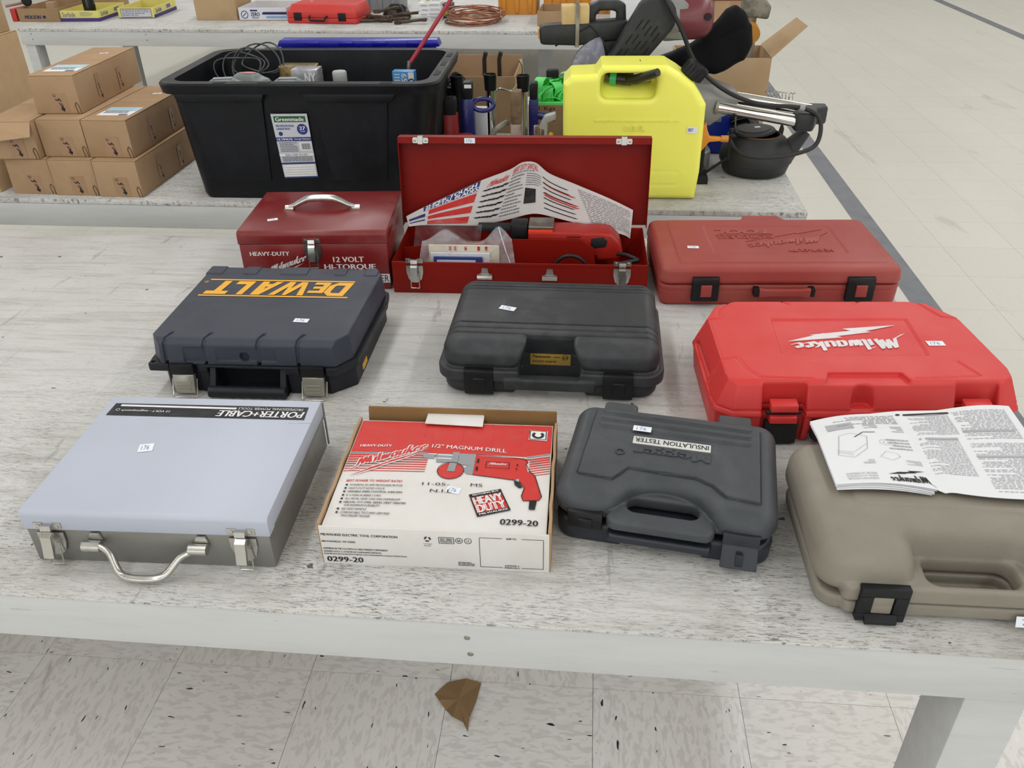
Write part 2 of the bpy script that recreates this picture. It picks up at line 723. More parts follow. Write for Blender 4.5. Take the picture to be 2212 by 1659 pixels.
class Print:
    """flat shapes placed on a surface through a mapping (u,v) -> local point"""

    def __init__(self, fn, lift=0.0004, thick=0.0):
        self.fn = fn
        self.v = []
        self.f = []
        self.lift = lift
        self.thick = thick

    def _put(self, V, Fs):
        b = len(self.v)
        self.k = getattr(self, 'k', 0) + 1
        lift = self.lift + (self.k % 9) * 0.00003          # overlapping strokes never share a plane
        self.v += [Vector(self.fn(u, v, lift)) for u, v in V]
        self.f += [[b + i for i in f] for f in Fs]

    def text(self, s, quad, bold=0.01, shear=0.0):
        V, Fc = font_geo(s, min(bold, 0.0), shear)
        if bold > 0.004:                                   # heavier weight: two passes side by side
            da = min(0.06, bold * 1.5 / max(1, len(s)))
            for o_ in (-da, da):
                self._put([bil(quad, da + a * (1 - 2 * da) + o_, b) for a, b in V], Fc)
        else:
            self._put([bil(quad, a, b) for a, b in V], Fc)
        return self

    def poly(self, pts):
        self._put(pts, [list(range(len(pts)))])
        return self

    def rect(self, u0, v0, u1, v1, n=1):
        for i in range(n):
            a, b = u0 + (u1 - u0) * i / n, u0 + (u1 - u0) * (i + 1) / n
            self.poly([(a, v0), (b, v0), (b, v1), (a, v1)])
        return self

    def line(self, pts, wd):
        for (a, b), (c, d) in zip(pts, pts[1:]):
            L = math.hypot(c - a, d - b) or 1e-9
            nx, ny = -(d - b) / L * wd / 2, (c - a) / L * wd / 2
            self.poly([(a + nx, b + ny), (a - nx, b - ny), (c - nx, d - ny), (c + nx, d + ny)])
        return self

    def frame(self, u0, v0, u1, v1, wd):
        return self.line([(u0, v0), (u1, v0), (u1, v1), (u0, v1), (u0, v0)], wd)

    def ring(self, u, v, r, wd, a0=0, a1=360, n=16):
        return self.line([(u + r * math.cos(R(a0 + (a1 - a0) * k / n)), v + r * math.sin(R(a0 + (a1 - a0) * k / n)))
                          for k in range(n + 1)], wd)

    def disc(self, u, v, r, n=16):
        return self.poly([(u + r * math.cos(2 * math.pi * k / n), v + r * math.sin(2 * math.pi * k / n)) for k in range(n)])

    def lines_of_text(self, quad, n, seed=0, fill=0.62, words=True):
        """rows of print too small to read"""
        rnd = random.Random(seed)
        for i in range(n):
            b0 = 1 - (i + fill) / n
            b1 = 1 - (i + 0.12) / n
            a = 0.0
            end = rnd.choice([1, 1, 1, .97, .8, .55])
            while a < end:
                wd = rnd.uniform(.03, .12)
                e = min(end, a + wd)
                self.poly([bil(quad, a, b0), bil(quad, e, b0), bil(quad, e, b1), bil(quad, a, b1)])
                a = e + rnd.uniform(.012, .03)
        return self

    def logo(self, quad, bolt=True, only_bolt=False):
        if not only_bolt:
            for p in script_logo():
                self.poly([bil(quad, x, y if not bolt else .32 + .68 * y) for x, y in p])
        if bolt:
            for pg in BOLT:
                self.poly([bil(quad, .02 + .94 * x, -.04 + .40 * y) for x, y in pg])
        return self

    def build(self, name, mat, parent, label=None):
        mb = MB()
        mb.v, mb.f = self.v, self.f
        me = mb.mesh(name, recalc=False)
        if self.thick:
            bm = bmesh.new()
            bm.from_mesh(me)
            r = bmesh.ops.extrude_face_region(bm, geom=bm.faces[:])
            nrm = Vector(self.fn(0.1, 0.1, 1.0)) - Vector(self.fn(0.1, 0.1, 0.0))
            nrm.normalize()
            bmesh.ops.translate(bm, verts=[g for g in r['geom'] if isinstance(g, bmesh.types.BMVert)], vec=nrm * self.thick)
            bmesh.ops.recalc_face_normals(bm, faces=bm.faces)
            bm.to_mesh(me)
            bm.free()
        me.materials.append(mat)
        o = new_obj(name, me, parent)
        if label:
            o['label'] = label
        if len(self.f) > 5:
            o['kind'] = 'stuff'                            # print too fine to pick apart mark by mark
        return o


def on_top(z):
    return lambda u, v, h: (u, v, z + h)


def on_front(y):
    return lambda u, v, h: (u, y - h, v)


def price_tag(parent, fn, u, v, wd=0.024, hg=0.012, ang=0.0, num='126'):
    c, s = math.cos(R(ang)), math.sin(R(ang))
    q = lambda a, b: (u + a * c - b * s, v + a * s + b * c)
    pr = Print(fn, 0.0006)
    pr.poly([q(-wd / 2, -hg / 2), q(wd / 2, -hg / 2), q(wd / 2, hg / 2), q(-wd / 2, hg / 2)])
    o = pr.build('price_tag', TAGM, parent, 'small white price sticker')
    t = Print(fn, 0.0009)
    if not num:
        return o
    t.text(num, [q(-wd * .3, -hg * .28), q(wd * .22, -hg * .28), q(wd * .22, hg * .28), q(-wd * .3, hg * .28)], bold=-0.012)
    t.build('handwriting', INK_BT, o)
    return o

# ================================================================== the setting
ROOM = -5.6          # the tables, tiles and tape lines are turned a little against the camera


def room(u, v, a=ROOM):
    c, s = math.cos(R(a)), math.sin(R(a))
    return (u * c - v * s, u * s + v * c)


TABLES = []          # (a, u0, v0, u1, v1) footprints


def build_floor():
    mb = MB()
    mb.box(-11, -12, -0.06, 12, 15, -0.003)
    fl = mb.build('floor', pm('tile_joint', (168, 163, 156), 0.8))
    tag(fl, 'pale speckled vinyl tile shop floor', 'floor', kind='structure')
    T = 0.3065
    ox, oy = 0.16, 1.157
    half = T / 2 - 0.0005
    one = MB()
    one.box(-half, -half, -0.003, half, half, 0.0)
    me = one.mesh('floor_tile')
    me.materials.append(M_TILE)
    c, s = math.cos(R(ROOM)), math.sin(R(ROOM))
    tiles = []
    for i in range(-42, 46):
        for j in range(-46, 52):
            a, b = (i + .5) * T, (j + .5) * T
            x, y = ox + a * c - b * s, oy + a * s + b * c
            if y < -11.8 or x < -10.8 or x > 11.8 or y > 14.8:
                continue
            tiles.append((x, y, i, j))
    inv = cam.matrix_world.inverted()
    f = 29.397 / 36.0

    def seen(x, y):
        p = inv @ Vector((x, y, 0))
        if p.z >= -0.1:
            return False
        u, v = f * p.x / -p.z, f * p.y / -p.z
        if abs(u) > 0.53 or abs(v) > 0.41:
            return False
        t = (1.5 - TZ) / 1.5
        hx, hy = x * t, y * t
        for a, u0, v0, u1, v1 in TABLES:
            ca, sa = math.cos(R(a)), math.sin(R(a))
            uu, vv = hx * ca + hy * sa, -hx * sa + hy * ca
            if u0 < uu < u1 and v0 < vv < v1:
                return False
        return True
    tiles.sort(key=lambda t: (0 if seen(t[0], t[1]) else 1, t[0] ** 2 + t[1] ** 2))
    rest = MB()
    for n, (x, y, i, j) in enumerate(tiles):
        ang = R(ROOM) + (math.pi / 2 if (i + j) % 2 else 0)
        if n < 296:
            o = new_obj('floor_tile', me, fl)
            o.location = (x, y, 0)
            o.rotation_euler = (0, 0, ang)
        else:
            M = Matrix.Translation((x, y, 0)) @ Matrix.Rotation(ang, 4, 'Z')
            rest.box(-half, -half, -0.003, half, half, 0, M)
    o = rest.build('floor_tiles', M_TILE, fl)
    o['kind'] = 'stuff'


def tape(name, pts, label):
    """strip of floor tape given by its four ground corners"""
    mb = MB()
    n = 14
    (a, b, c, d) = pts
    lo, hi = [], []
    for k in range(n + 1):
        t = k / n
        p = (a[0] + (b[0] - a[0]) * t, a[1] + (b[1] - a[1]) * t)
        q = (d[0] + (c[0] - d[0]) * t, d[1] + (c[1] - d[1]) * t)
        lo.append((p, q))
    loops = [[(p[0], p[1], 0.0005), (q[0], q[1], 0.0005), (q[0], q[1], 0.0012), (p[0], p[1], 0.0012)] for p, q in lo]
    mb.loft(loops)
    o = mb.build(name, pm('grey_floor_tape', (118, 120, 126), 0.55, var=0.5, alt=(104, 106, 112), scr=(140, 140, 142)))
    tag(o, label, 'tape')


def table(name, label, a, u0, v0, u1, v1, sheet, apron, legs, screws=()):
    TABLES.append((a, u0, v0, u1, v1))
    x, y = room(u0, v0, a)
    t = thing(name, label, 'table', (x, y, 0), a)
    W, D = u1 - u0, v1 - v0
    mb = MB()
    mb.box(0, 0, TZ - sheet, W, D, TZ)
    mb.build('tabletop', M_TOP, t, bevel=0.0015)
    b = MB()
    b.box(0.0, 0.0008, TZ - apron, W, 0.04, TZ - sheet)
    b.build('front_apron', M_BOARD, t, bevel=0.0025)
    b = MB()
    b.box(0.0, D - 0.04, TZ - apron, W, D - 0.003, TZ - sheet)
    b.build('back_apron', M_BOARD, t, bevel=0.0025)
    for xx in (0.0, W - 0.038):
        b = MB()
        b.box(xx, 0.0405, TZ - apron, xx + 0.038, D - 0.0405, TZ - sheet)
        b.build('end_apron', M_BOARD, t, bevel=0.002)
    for lu, lv, lw, ld in legs:
        b = MB()
        b.box(lu - u0, lv - v0, 0, lu - u0 + lw, lv - v0 + ld, TZ - apron - 0.0002 if lv - v0 < 0.04 else TZ - sheet)
        b.build('leg', M_BOARD, t, bevel=0.003)
    for su, sz in screws:
        s = MB()
        Mx = Matrix.Translation((su - u0, 0.0012, TZ + sz)) @ Matrix.Rotation(R(90), 4, 'X')
        s.lathe([(0.0001, .0012), (0.002, .0014), (.0042, .0005), (.0045, 0)], n=10, M=Mx)
        s.build('screw', DSTEEL, t, smooth=40)
    return t


table('display_table', 'white painted wooden table in front carrying the tool cases', -6.0, -2.6, 0.706, 0.64, 1.903, 0.004, 0.080,
      [(0.478, 0.712, 0.075, 0.09), (0.478, 1.80, 0.075, 0.09), (-2.5, 0.712, 0.075, 0.09), (-2.5, 1.8, .075, .09)],
      [(-.137, -.028), (-.134, -.058), (-1.2, -.03)])
table('display_table', 'white painted wooden table in the middle carrying tote, cartons and yellow can', -6.0, -3.0, 2.148, 0.56, 3.37,
      0.014, 0.082, [(0.40, 2.2, 0.09, 0.09), (0.40, 3.2, 0.09, 0.09), (-2.9, 2.2, .09, .09), (-2.9, 3.2, .09, .09)])
table('display_table', 'white painted wooden table farthest back carrying beer flats and copper wire', -8.0, -3.535, 4.793, 0.36, 8.60,
      0.016, 0.092, [(-3.52, 4.80, 0.06, 0.09), (-3.25, 5.35, 0.08, 0.05), (-2.4, 5.6, .09, .09), (-0.6, 5.8, .09, .09), (0.25, 4.80, .09, .09)],
      [(-3.46, -.03), (-3.46, -.06), (-2.75, -.03), (-2.75, -.06), (-1.4, -.04)])
build_floor()
tape('floor_tape', [(1.43, 1.55), (2.32, 10.8), (2.42, 10.8), (1.53, 1.55)], 'grey tape line on the floor beside the table ends')
tape('floor_tape', [(4.40, 4.5), (5.14, 12.0), (5.24, 12.0), (4.50, 4.5)], 'grey tape line across the far side of the aisle')


def back_wall():
    mb = MB()
    mb.box(-11, 15.0, 0, 12, 15.2, 3.9)
    wp = pm('wall_paint', (196, 194, 186), .7)
    tag(mb.build('wall_back', wp), 'pale painted far wall of the hall', 'wall', kind='structure')
    for nm, b in (('wall_left', (-11.2, -12, 0, -11, 15, 3.9)), ('wall_right', (12, -12, 0, 12.2, 15, 3.9))):
        q = MB()
        q.box(*b)
        tag(q.build(nm, wp), 'pale painted side wall of the hall', 'wall', kind='structure')
    q = MB()                                  # shop front: low wall, header and piers between the added windows
    q.box(-11, -12.2, 0, 12, -12, 0.5)
    q.box(-11, -12.2, 3.3, 12, -12, 3.9)
    xs = [-11 + 23 * i / 6 for i in range(7)]
    for i, x in enumerate(xs):
        q.box(max(-11, x - .3), -12.2, .5, min(12, x + .3), -12, 3.3)
    tag(q.build('wall_front', wp), 'pale painted shop front wall with assumed windows', 'wall', kind='structure')
    k = NT('glowing_pane')
    k.b.inputs['Base Color'].default_value = (.8, .85, .9, 1)
    k.b.inputs['Emission Color'].default_value = (.93, .97, 1.0, 1)
    k.b.inputs['Emission Strength'].default_value = WINDOW_FILL  # panes glow themselves to lift front faces and the floor under the table
    glass = k.setup(.1)
    fm = pm('window_frame_paint', (150, 152, 154), .4, .5)
    for i in range(6):
        a, b = xs[i] + .3, xs[i + 1] - .3
        f = MB()
        for bx in ((a, .5, a + .06, 3.3), (b - .06, .5, b, 3.3), (a + .06, .5, b - .06, .56), (a + .06, 3.24, b - .06, 3.3)):
            f.box(bx[0], -12.12, bx[1], bx[2], -12.04, bx[3])
        wn = f.build('window_%d' % (i + 1), fm)
        tag(wn, 'assumed shop-front window behind the viewer, added for frontal light', 'window', kind='structure')
        p = MB()
        p.box(a + .06, -12.09, .56, b - .06, -12.08, 3.24)
        p.build('window_pane', glass, wn)
    q = MB()
    q.box(-11.2, -12.2, 3.9, 12.2, 15.2, 4.0)
    tag(q.build('ceiling', pm('ceiling_paint', (222, 222, 218), .8)), 'white ceiling of the hall', 'ceiling', kind='structure')


back_wall()


def paper_scrap():
    mb = MB()
    P = [(-.176, 1.150), (-.150, 1.176), (-.110, 1.182), (-.078, 1.176), (-.088, 1.125), (-.100, 1.085), (-.103, 1.058), (-.113, 1.078),
         (-.135, 1.088), (-.150, 1.110), (-.166, 1.132)]
    n = len(P)
    mb.add([(x, y, .001 + .004 * (i % 3)) for i, (x, y) in enumerate(P)] + [(-.125, 1.13, .008)],
           [(i, (i + 1) % n, n) for i in range(n)])
    mb.add([(x, y, .0004 + .004 * (i % 3)) for i, (x, y) in enumerate(P)] + [(-.125, 1.13, .0074)],
           [((i + 1) % n, i, n) for i in range(n)])
    o = mb.build('torn_paper', m_card('scrap_kraft', '9a7e5c', '82664a'), None, recalc=False)
    tag(o, 'torn scrap of brown kraft paper lying on the floor under the front table', 'paper')


paper_scrap()

# ================================================================== tool cases on the front table


def toggle_latch(parent, x, y, z, closed=True, label=None):
    """sheet steel toggle latch on a front face (plane y), seam at height z"""
    up = MB()
    for s in (-1, 1):
        up.prism([(x + s * .007, z + .003), (x + s * .0185, z + .003), (x + s * .0185, z + .013), (x + s * .007, z + .013)], 'y', y - .0016, y)
        up.lathe([(.0035, 0), (.003, .0015), (.0001, .0018)], n=8,
                 M=Matrix.Translation((x + s * .0125, y - .0014, z + .008)) @ Matrix.Rotation(R(90), 4, 'X'))
    up.prism([(y, z + .011), (y - .006, z + .011), (y - .008, z + .004), (y - .006, z + .002), (y, z + .003)], 'x', x - .007, x + .007)
    la = up.build('latch', STEEL, parent, smooth=35, label=label or 'steel toggle latch')
    lo = MB()
    lo.prism([(x - .018, z - .003), (x + .018, z - .003), (x + .018, z - .018), (x + .014, z - .034), (x + .005, z - .042),
              (x - .005, z - .042), (x - .014, z - .034), (x - .018, z - .018)], 'y', y - .0018, y)
    lo.build('latch_plate', STEEL, la, smooth=35)
    lv = MB()
    lv.prism([(y - .002, z - .004), (y - .009, z - .006), (y - .010, z - .020), (y - .018, z - .034), (y - .020, z - .033),
              (y - .016, z - .018), (y - .013, z - .003), (y - .006, z + .001)], 'x', x - .007, x + .007)
    lv.build('lever', STEEL, la, smooth=35)
    bw = MB()
    for s in (-1, 1):
        bw.cyl((x + s * .009, y - .004, z - .018), (x + s * .009, y - .008, z - .052), .0011, 6)
    bw.cyl((x - .0095, y - .008, z - .052), (x + .0095, y - .008, z - .052), .0011, 6)
    bw.build('wire_bail', STEEL, la, smooth=60)
    return la


def silver_case():
    t = thing('steel_tool_case', 'silver metal tool case with wire handle at the front left', 'tool case', (-.6494, .8404, TZ), -4.23)
    w, d, h, s = .3325, .277, .087, .057
    paint = pm('silver_enamel', (186, 191, 206), 0.5, 0.08, alt=(176, 180, 194), var=0.5, vs_=3, scr=(120, 122, 128), scr_scale=6)
    galv = pm('brushed_case_side', (138, 138, 134), 0.42, 0.6, alt=(132, 130, 124), var=0.7, vs_=12)
    b = MB()
    b.box(.002, .002, 0.001, w - .002, d - .002, s - .0015)
    b.build('case_base', galv, t, bevel=.0012)
    lid = MB()
    prof = [(0, s)] + [(.008 - .008 * math.cos(R(a)), h - .008 + .008 * math.sin(R(a))) for a in range(0, 91, 15)] + \
           [(d - .003, h), (d, h - .003), (d, s)]
    lid.prism(prof, 'x', 0, w)
    lid.build('lid', paint, t, bevel=.001, smooth=30, bang=50)
    e = MB()                                   # folded bead along the lid side
    e.box(w, .02, s, w + .0015, d, s + .004)
    e.box(w - .0005, d - .002, .004, w + .0015, d + .0015, h - .004)
    e.build('folded_seam', galv, t)
    T = on_top(h)
    p = Print(T)
    p.poly([(.011, .223), (.320, .222), (.318, .256), (.012, .256)])
    st = p.build('brand_strip', ink('strip_black', (30, 31, 38), .35), t)
    p = Print(T, .0008)
    p.poly([(.023, .2475), (.207, .2455), (.207, .2505), (.023, .2525)])
    p.text('PORTER+CABLE', DN(.181, .2265, .316, .2425), .035, .15)
    p.text('PROFESSIONAL POWER TOOLS', DN(.210, .2455, .311, .2515), 0)
    p.text('12 VOLT - magnequench', DN(.030, .2335, .107, .2395), .02, .2)
    p.ring(.0235, .238, .0028, .0008)
    p.build('lettering', INK_W, st, 'white lettering')
    price_tag(t, T, .110, .1435, .021, .019, 12, '176')
    for x in (.0345, .295):
        toggle_latch(t, x, 0, s)
    hd = MB()
    pts = spline([(.102, -.010, .041), (.118, -.016, .034), (.132, -.030, .014), (.148, -.036, .0105), (.180, -.036, .0105),
                  (.196, -.030, .014), (.212, -.016, .030), (.228, -.010, .036)], 5)
    hd.tube(pts, [.0042 + .0012 * math.sin(math.pi * i / (len(pts) - 1)) for i in range(len(pts))], 10)
    hnd = hd.build('handle', STEEL, t, smooth=60, label='bent steel carrying handle')
    for x0, x1 in ((.080, .104), (.224, .248)):
        k = MB()
        k.tube([(x0, -.0085, .0385), (x1, -.0085, .0385)], .0078, 10)
        k.prism([(x0 + .004, .044), (x1, .044), (x1 - .003, .055), (x0 + .010, .055)], 'y', -.002, .001)
        k.build('handle_bracket', STEEL, hnd, smooth=40)


def magnum_box():
    t = thing('drill_carton', 'white and red printed drill box between the silver and grey cases', 'box', (-.2587, .8253, TZ), -5.02)
    w, d, h = .306, .238, .067
    wh = pm('white_carton', (224, 221, 218), 0.55, alt=(206, 200, 192), var=0.6, vs_=7)
    b = MB()
    b.box(.002, 0, 0, w - .002, .0025, h - .001)
    b.build('front_panel', wh, t, bevel=.0008)
    b = MB()
    b.box(.002, .0025, 0, w - .002, d - .003, .003)
    b.build('bottom', M_CARD, t)
    for x0 in (0, w - .004):
        b = MB()
        n = 9
        loops = []
        for i in range(n + 1):
            y = .002 + (d + .006) * i / n
            wob = .0008 * math.sin(i * 2.3)
            top = h + .002 + .0012 * math.sin(i * 1.7)
            loops.append([(x0 + wob, y, 0), (x0 + .004 + wob, y, 0), (x0 + .004 + wob, y, top), (x0 + wob, y, top)])
        b.loft(loops)
        b.build('side_wall', M_CARD, t)
    b = MB()
    b.loft([[(x, d + .002, .0), (x, d + .006, .0), (x, d + .026, h + .012), (x, d + .022, h + .012)] for x in (.012, .305)])
    b.build('back_flap', M_KRAFT, t, bevel=.0008)
    ld = MB()

    def top(u, v, k=0.0):
        a, c = u / w, v / d
        return (u, v, h - .003 + .0045 * math.sin(math.pi * min(1, max(0, a))) ** .6 * math.sin(math.pi * min(1, max(0, c))) ** .6
                + .002 * c + k)
    ld.grid(lambda a, c: top(.006 + (w - .012) * a, .0005 + (d + .004) * c), 24, 18)
    ld.grid(lambda a, c: top(.006 + (w - .012) * (1 - a), .0005 + (d + .004) * c, -.003), 24, 18)
    lid = ld.build('lid', wh, t, smooth=40, recalc=False)
    tb = MB()
    n = 8
    P = [(.104, .236), (.195, .229)]
    tb.prism([(.105, d - .006), (.1055, d + .022), (.1075, d + .028), (.113, d + .0305), (.186, d + .0255), (.191, d + .0235), (.1935, d + .018), (.194, d - .010)], 'z', h + .0030, h + .0045)
    tb.build('tuck_tab', wh, t, bevel=.0005)
    T = lambda u, v, k: top(u, v, k)
    red = ink('carton_red', (205, 52, 46), .5)
    p = Print(T, .0005)
    nx = 20
    for i in range(nx):                                    # red field above the stripes
        a, c = .007 + (w - .014) * i / nx, .007 + (w - .014) * (i + 1) / nx

        def edge(u):
            return .160 + (.012 * max(0, (u - .27) / .036))
        p.poly([(a, edge(a)), (c, edge(c)), (c, .200), (a, .200)])
        p.poly([(a, .200), (c, .200), (c, .2405), (a, .2405)])
        for k in range(8):
            e0, e1 = edge(a) - .0045 - k * .0055, edge(c) - .0045 - k * .0055
            th = .0036 - k * .0003
            if .118 < a < .262 and k > 0:
                continue
            p.poly([(a, e0 - th), (c, e1 - th), (c, e1), (a, e0)])
    p.text('BEST POWER TO WEIGHT RATIO', UP(.017, .0915, .096, .0965), .02, .15)
    # drill body, handle, side wheel
    p.poly([(.192, .158), (.262, .154), (.268, .147), (.265, .142), (.270, .118), (.250, .106), (.192, .113)])
    p.poly([(.255, .128), (.272, .125), (.279, .118), (.290, .074), (.287, .067), (.266, .064), (.263, .073), (.266, .090), (.258, .103)])
    p.disc(.160, .120, .0185, 20)
    EM = [(.208, .028), (.251, .044), (.234, .085), (.192, .070)]
    eq = lambda a0, b0, a1, b1: [bil(EM, a0, b0), bil(EM, a1, b0), bil(EM, a1, b1), bil(EM, a0, b1)]
    p.poly(eq(.02, .13, .98, .87))
    p.build('red_print', red, lid, 'red printed artwork')
    p = Print(T, .0010)
    p.line([(.007, .1585), (.120, .1590)], .003)
    p.line([(.265, .1585), (.299, .170)], .003)
    p.poly([(.115, .152), (.120, .157), (.133, .156), (.133, .146), (.118, .147)])
    p.poly([(.134, .159), (.160, .158), (.160, .138), (.137, .138)])
    p.poly([(.158, .163), (.168, .163), (.166, .118), (.155, .118)])
    p.poly([(.168, .160), (.192, .160), (.192, .113), (.183, .114), (.176, .125), (.184, .133), (.168, .135)])
    p.build('grey_print', ink('print_grey', (150, 152, 156)), lid)
    p = Print(T, .0012)
    p.text('HEAVY-DUTY', UP(.018, .172, .0655, .1775), .03)
    p.text('1/2" MAGNUM DRILL', [(.125, .1725), (.235, .1665), (.235, .1755), (.125, .1815)], .014)
    p.poly([(.265, .202), (.292, .201), (.2925, .226), (.266, .227)])
    # wide white outline of the wordmark
    for dx, dy in ((-.0016, -.0012), (.0016, .0012), (-.0016, .0014), (.0016, -.0014)):
        p.logo([(.016 + dx, .104 + dy), (.114 + dx, .150 + dy), (.124 + dx, .190 + dy), (.010 + dx, .138 + dy)])
    p.line([(.1372, .1555), (.158, .1550)], .0022)
    p.line([(.1372, .1475), (.158, .1470)], .0022)
    p.text('HEAVY', eq(.05, .51, .96, .84), .07)
    p.text('DUTY', eq(.06, .16, .95, .49), .07)
    p.text('Milwaukee', [(.212, .1365), (.237, .1370), (.239, .1425), (.214, .1420)], .03, .3)
    p.build('white_print', INK_W, lid)
    p = Print(T, .0016)
    p.logo([(.016, .104), (.114, .150), (.124, .190), (.010, .138)])
    p.build('brand_wordmark', red, lid, 'red slanted wordmark with lightning bolt')
    p = Print(T, .0014)
    rows = ['POWERFUL 8.0 AMP MILWAUKEE MOTOR', 'HEAVY-DUTY KEYED CHUCK', 'VARIABLE SPEED CONTROL, 0-850 RPM', "8' 3-WIRE RUBBER CORD",
            'ALL METAL GEAR CASE AND DIAPHRAGM', 'HELICAL CUT STEEL GEARS, HEAT TREATED', '  FOR MAXIMUM DURABILITY', '360 SIDE HANDLE',
            'COMFORTABLE TEXTURED GRIP AND', 'TWO-FINGER TRIGGER']
    y = .0865
    for i, r_ in enumerate(rows):
        x = .0185
        if i not in (6, 9):
            p.rect(x, y - .004, x + .003, y - .0008)
        p.text(r_.strip(), UP(x + .006 + (.002 if i in (6, 9) else 0), y - .0044, x + .006 + .0023 * len(r_.strip()), y - .0006), .012, .15)
        y -= .0072 if i not in (5, 8) else .0058
    p.text('11-05-', UP(.125, .0865, .163, .0925), -.004)
    p.text('N.I.L', UP(.138, .0725, .168, .0785), -.004)
    p.text('M5', UP(.192, .0870, .2085, .0935), -.004)
    p.text('0299-20', UP(.2385, .0160, .2885, .0265), .035)
    p.frame(.2665, .2035, .2905, .2255, .0014)
    p.ring(.2785, .2145, .0072, .0045, -230, 50, 14)
    for a0, b0, a1, b1 in ((0, 0, 1, .14), (0, .86, 1, 1), (0, .14, .035, .86), (.965, .14, 1, .86)):
        p.poly(eq(a0, b0, a1, b1))
    p.line([(.192, .1585), (.262, .1545), (.268, .147), (.265, .142), (.272, .125), (.279, .118), (.2905, .074), (.287, .0665), (.266, .0635)], .0011)
    p.line([(.192, .1125), (.250, .1055), (.258, .103), (.266, .090), (.263, .073), (.266, .0635)], .0011)
    p.poly([(.2505, .1045), (.2585, .101), (.2635, .090), (.2585, .089), (.2525, .095)])
    p.poly([(.2745, .0635), (.2845, .065), (.2825, .047), (.2745, .047)])
    p.ring(.160, .120, .0187, .001, 0, 360, 22)
    p.rect(.195, .140, .198, .149)
    p.rect(.195, .122, .198, .131)
    p.rect(.252, .137, .254, .141)
    p.rect(.2515, .128, .253, .132)
    p.frame(.2085, .1300, .2415, .1440, .0008)
    p.build('black_print', INK_K, lid)
    p = Print(T, .0020)
    p.text('NOTHING BUT', eq(.10, .895, .92, .965), .03)
    p.text('MILWAUKEE', eq(.08, .035, .94, .105), .03)
    p.build('emblem_lettering', INK_W, lid)
    price_tag(t, T, .1695, .0790, .020, .013, -12, '176')
    Fr = on_front(0)
    p = Print(Fr)
    p.text('MILWAUKEE ELECTRIC TOOL CORPORATION', UP(.004, .0505, .106, .0545), .03)
    p.text('BROOKFIELD, WI 53005', UP(.004, .0385, .049, .0420), .03)
    p.text('ASSEMBLED IN THE U.S.A WITH U.S. AND FOREIGN COMPONENTS', UP(.004, .0265, .091, .0295), .03)
    p.text('ASSEMBLE AUX E.-U. A PARTIR DE COMPOSANTS IMPORTES', UP(.004, .0215, .082, .0242), .03)
    p.text('ENSAMBLADO EN LOS ESTADOS UNIDOS CON COMPONENTES LOCALES E IMPORTADOS', UP(.004, .0172, .116, .0195), .03)
    p.text('0299-20', UP(.007, .0045, .0565, .0135), .04)
    for k in range(3):
        a = 90 + 120 * k
        p.ring(.1455, .0515, .0036, .0022, a + 12, a + 92, 4)
    p.text('Corrugated', UP(.1395, .0420, .1515, .0442), .02)
    p.text('Recycles', UP(.1408, .0385, .1500, .0408), .02)
    p.frame(.1605, .0450, .1800, .0555, .0008)
    p.text('ISO 9001', UP(.1625, .0505, .1780, .0540), .03)
    p.lines_of_text(UP(.162, .0462, .1785, .0500), 2, 3)
    p.ring(.1868, .0508, .0046, .0008)
    p.text('SA', UP(.1842, .0485, .1894, .0530), .03)
    p.ring(.1985, .0508, .0046, .0008)
    p.text('UL', UP(.1962, .0485, .2010, .0530), .0)
    p.line([(.243, .0575), (.2135, .0575), (.2135, .0065), (.243, .0065)], .0007)
    p.line([(.268, .0575), (.2965, .0575), (.2965, .0065), (.268, .0065)], .0007)
    p.text('SHIP TO', UP(.2485, .0560, .2615, .0588), .03)
    p.text('EXPEDIER A', UP(.2460, .0088, .2650, .0112), .03)
    p.text('EMBARCAR A', UP(.2455, .0052, .2655, .0076), .03)
    p.lines_of_text(UP(.184, .0060, .206, .0135), 3, 5)
    p.build('side_print', INK_K, t)


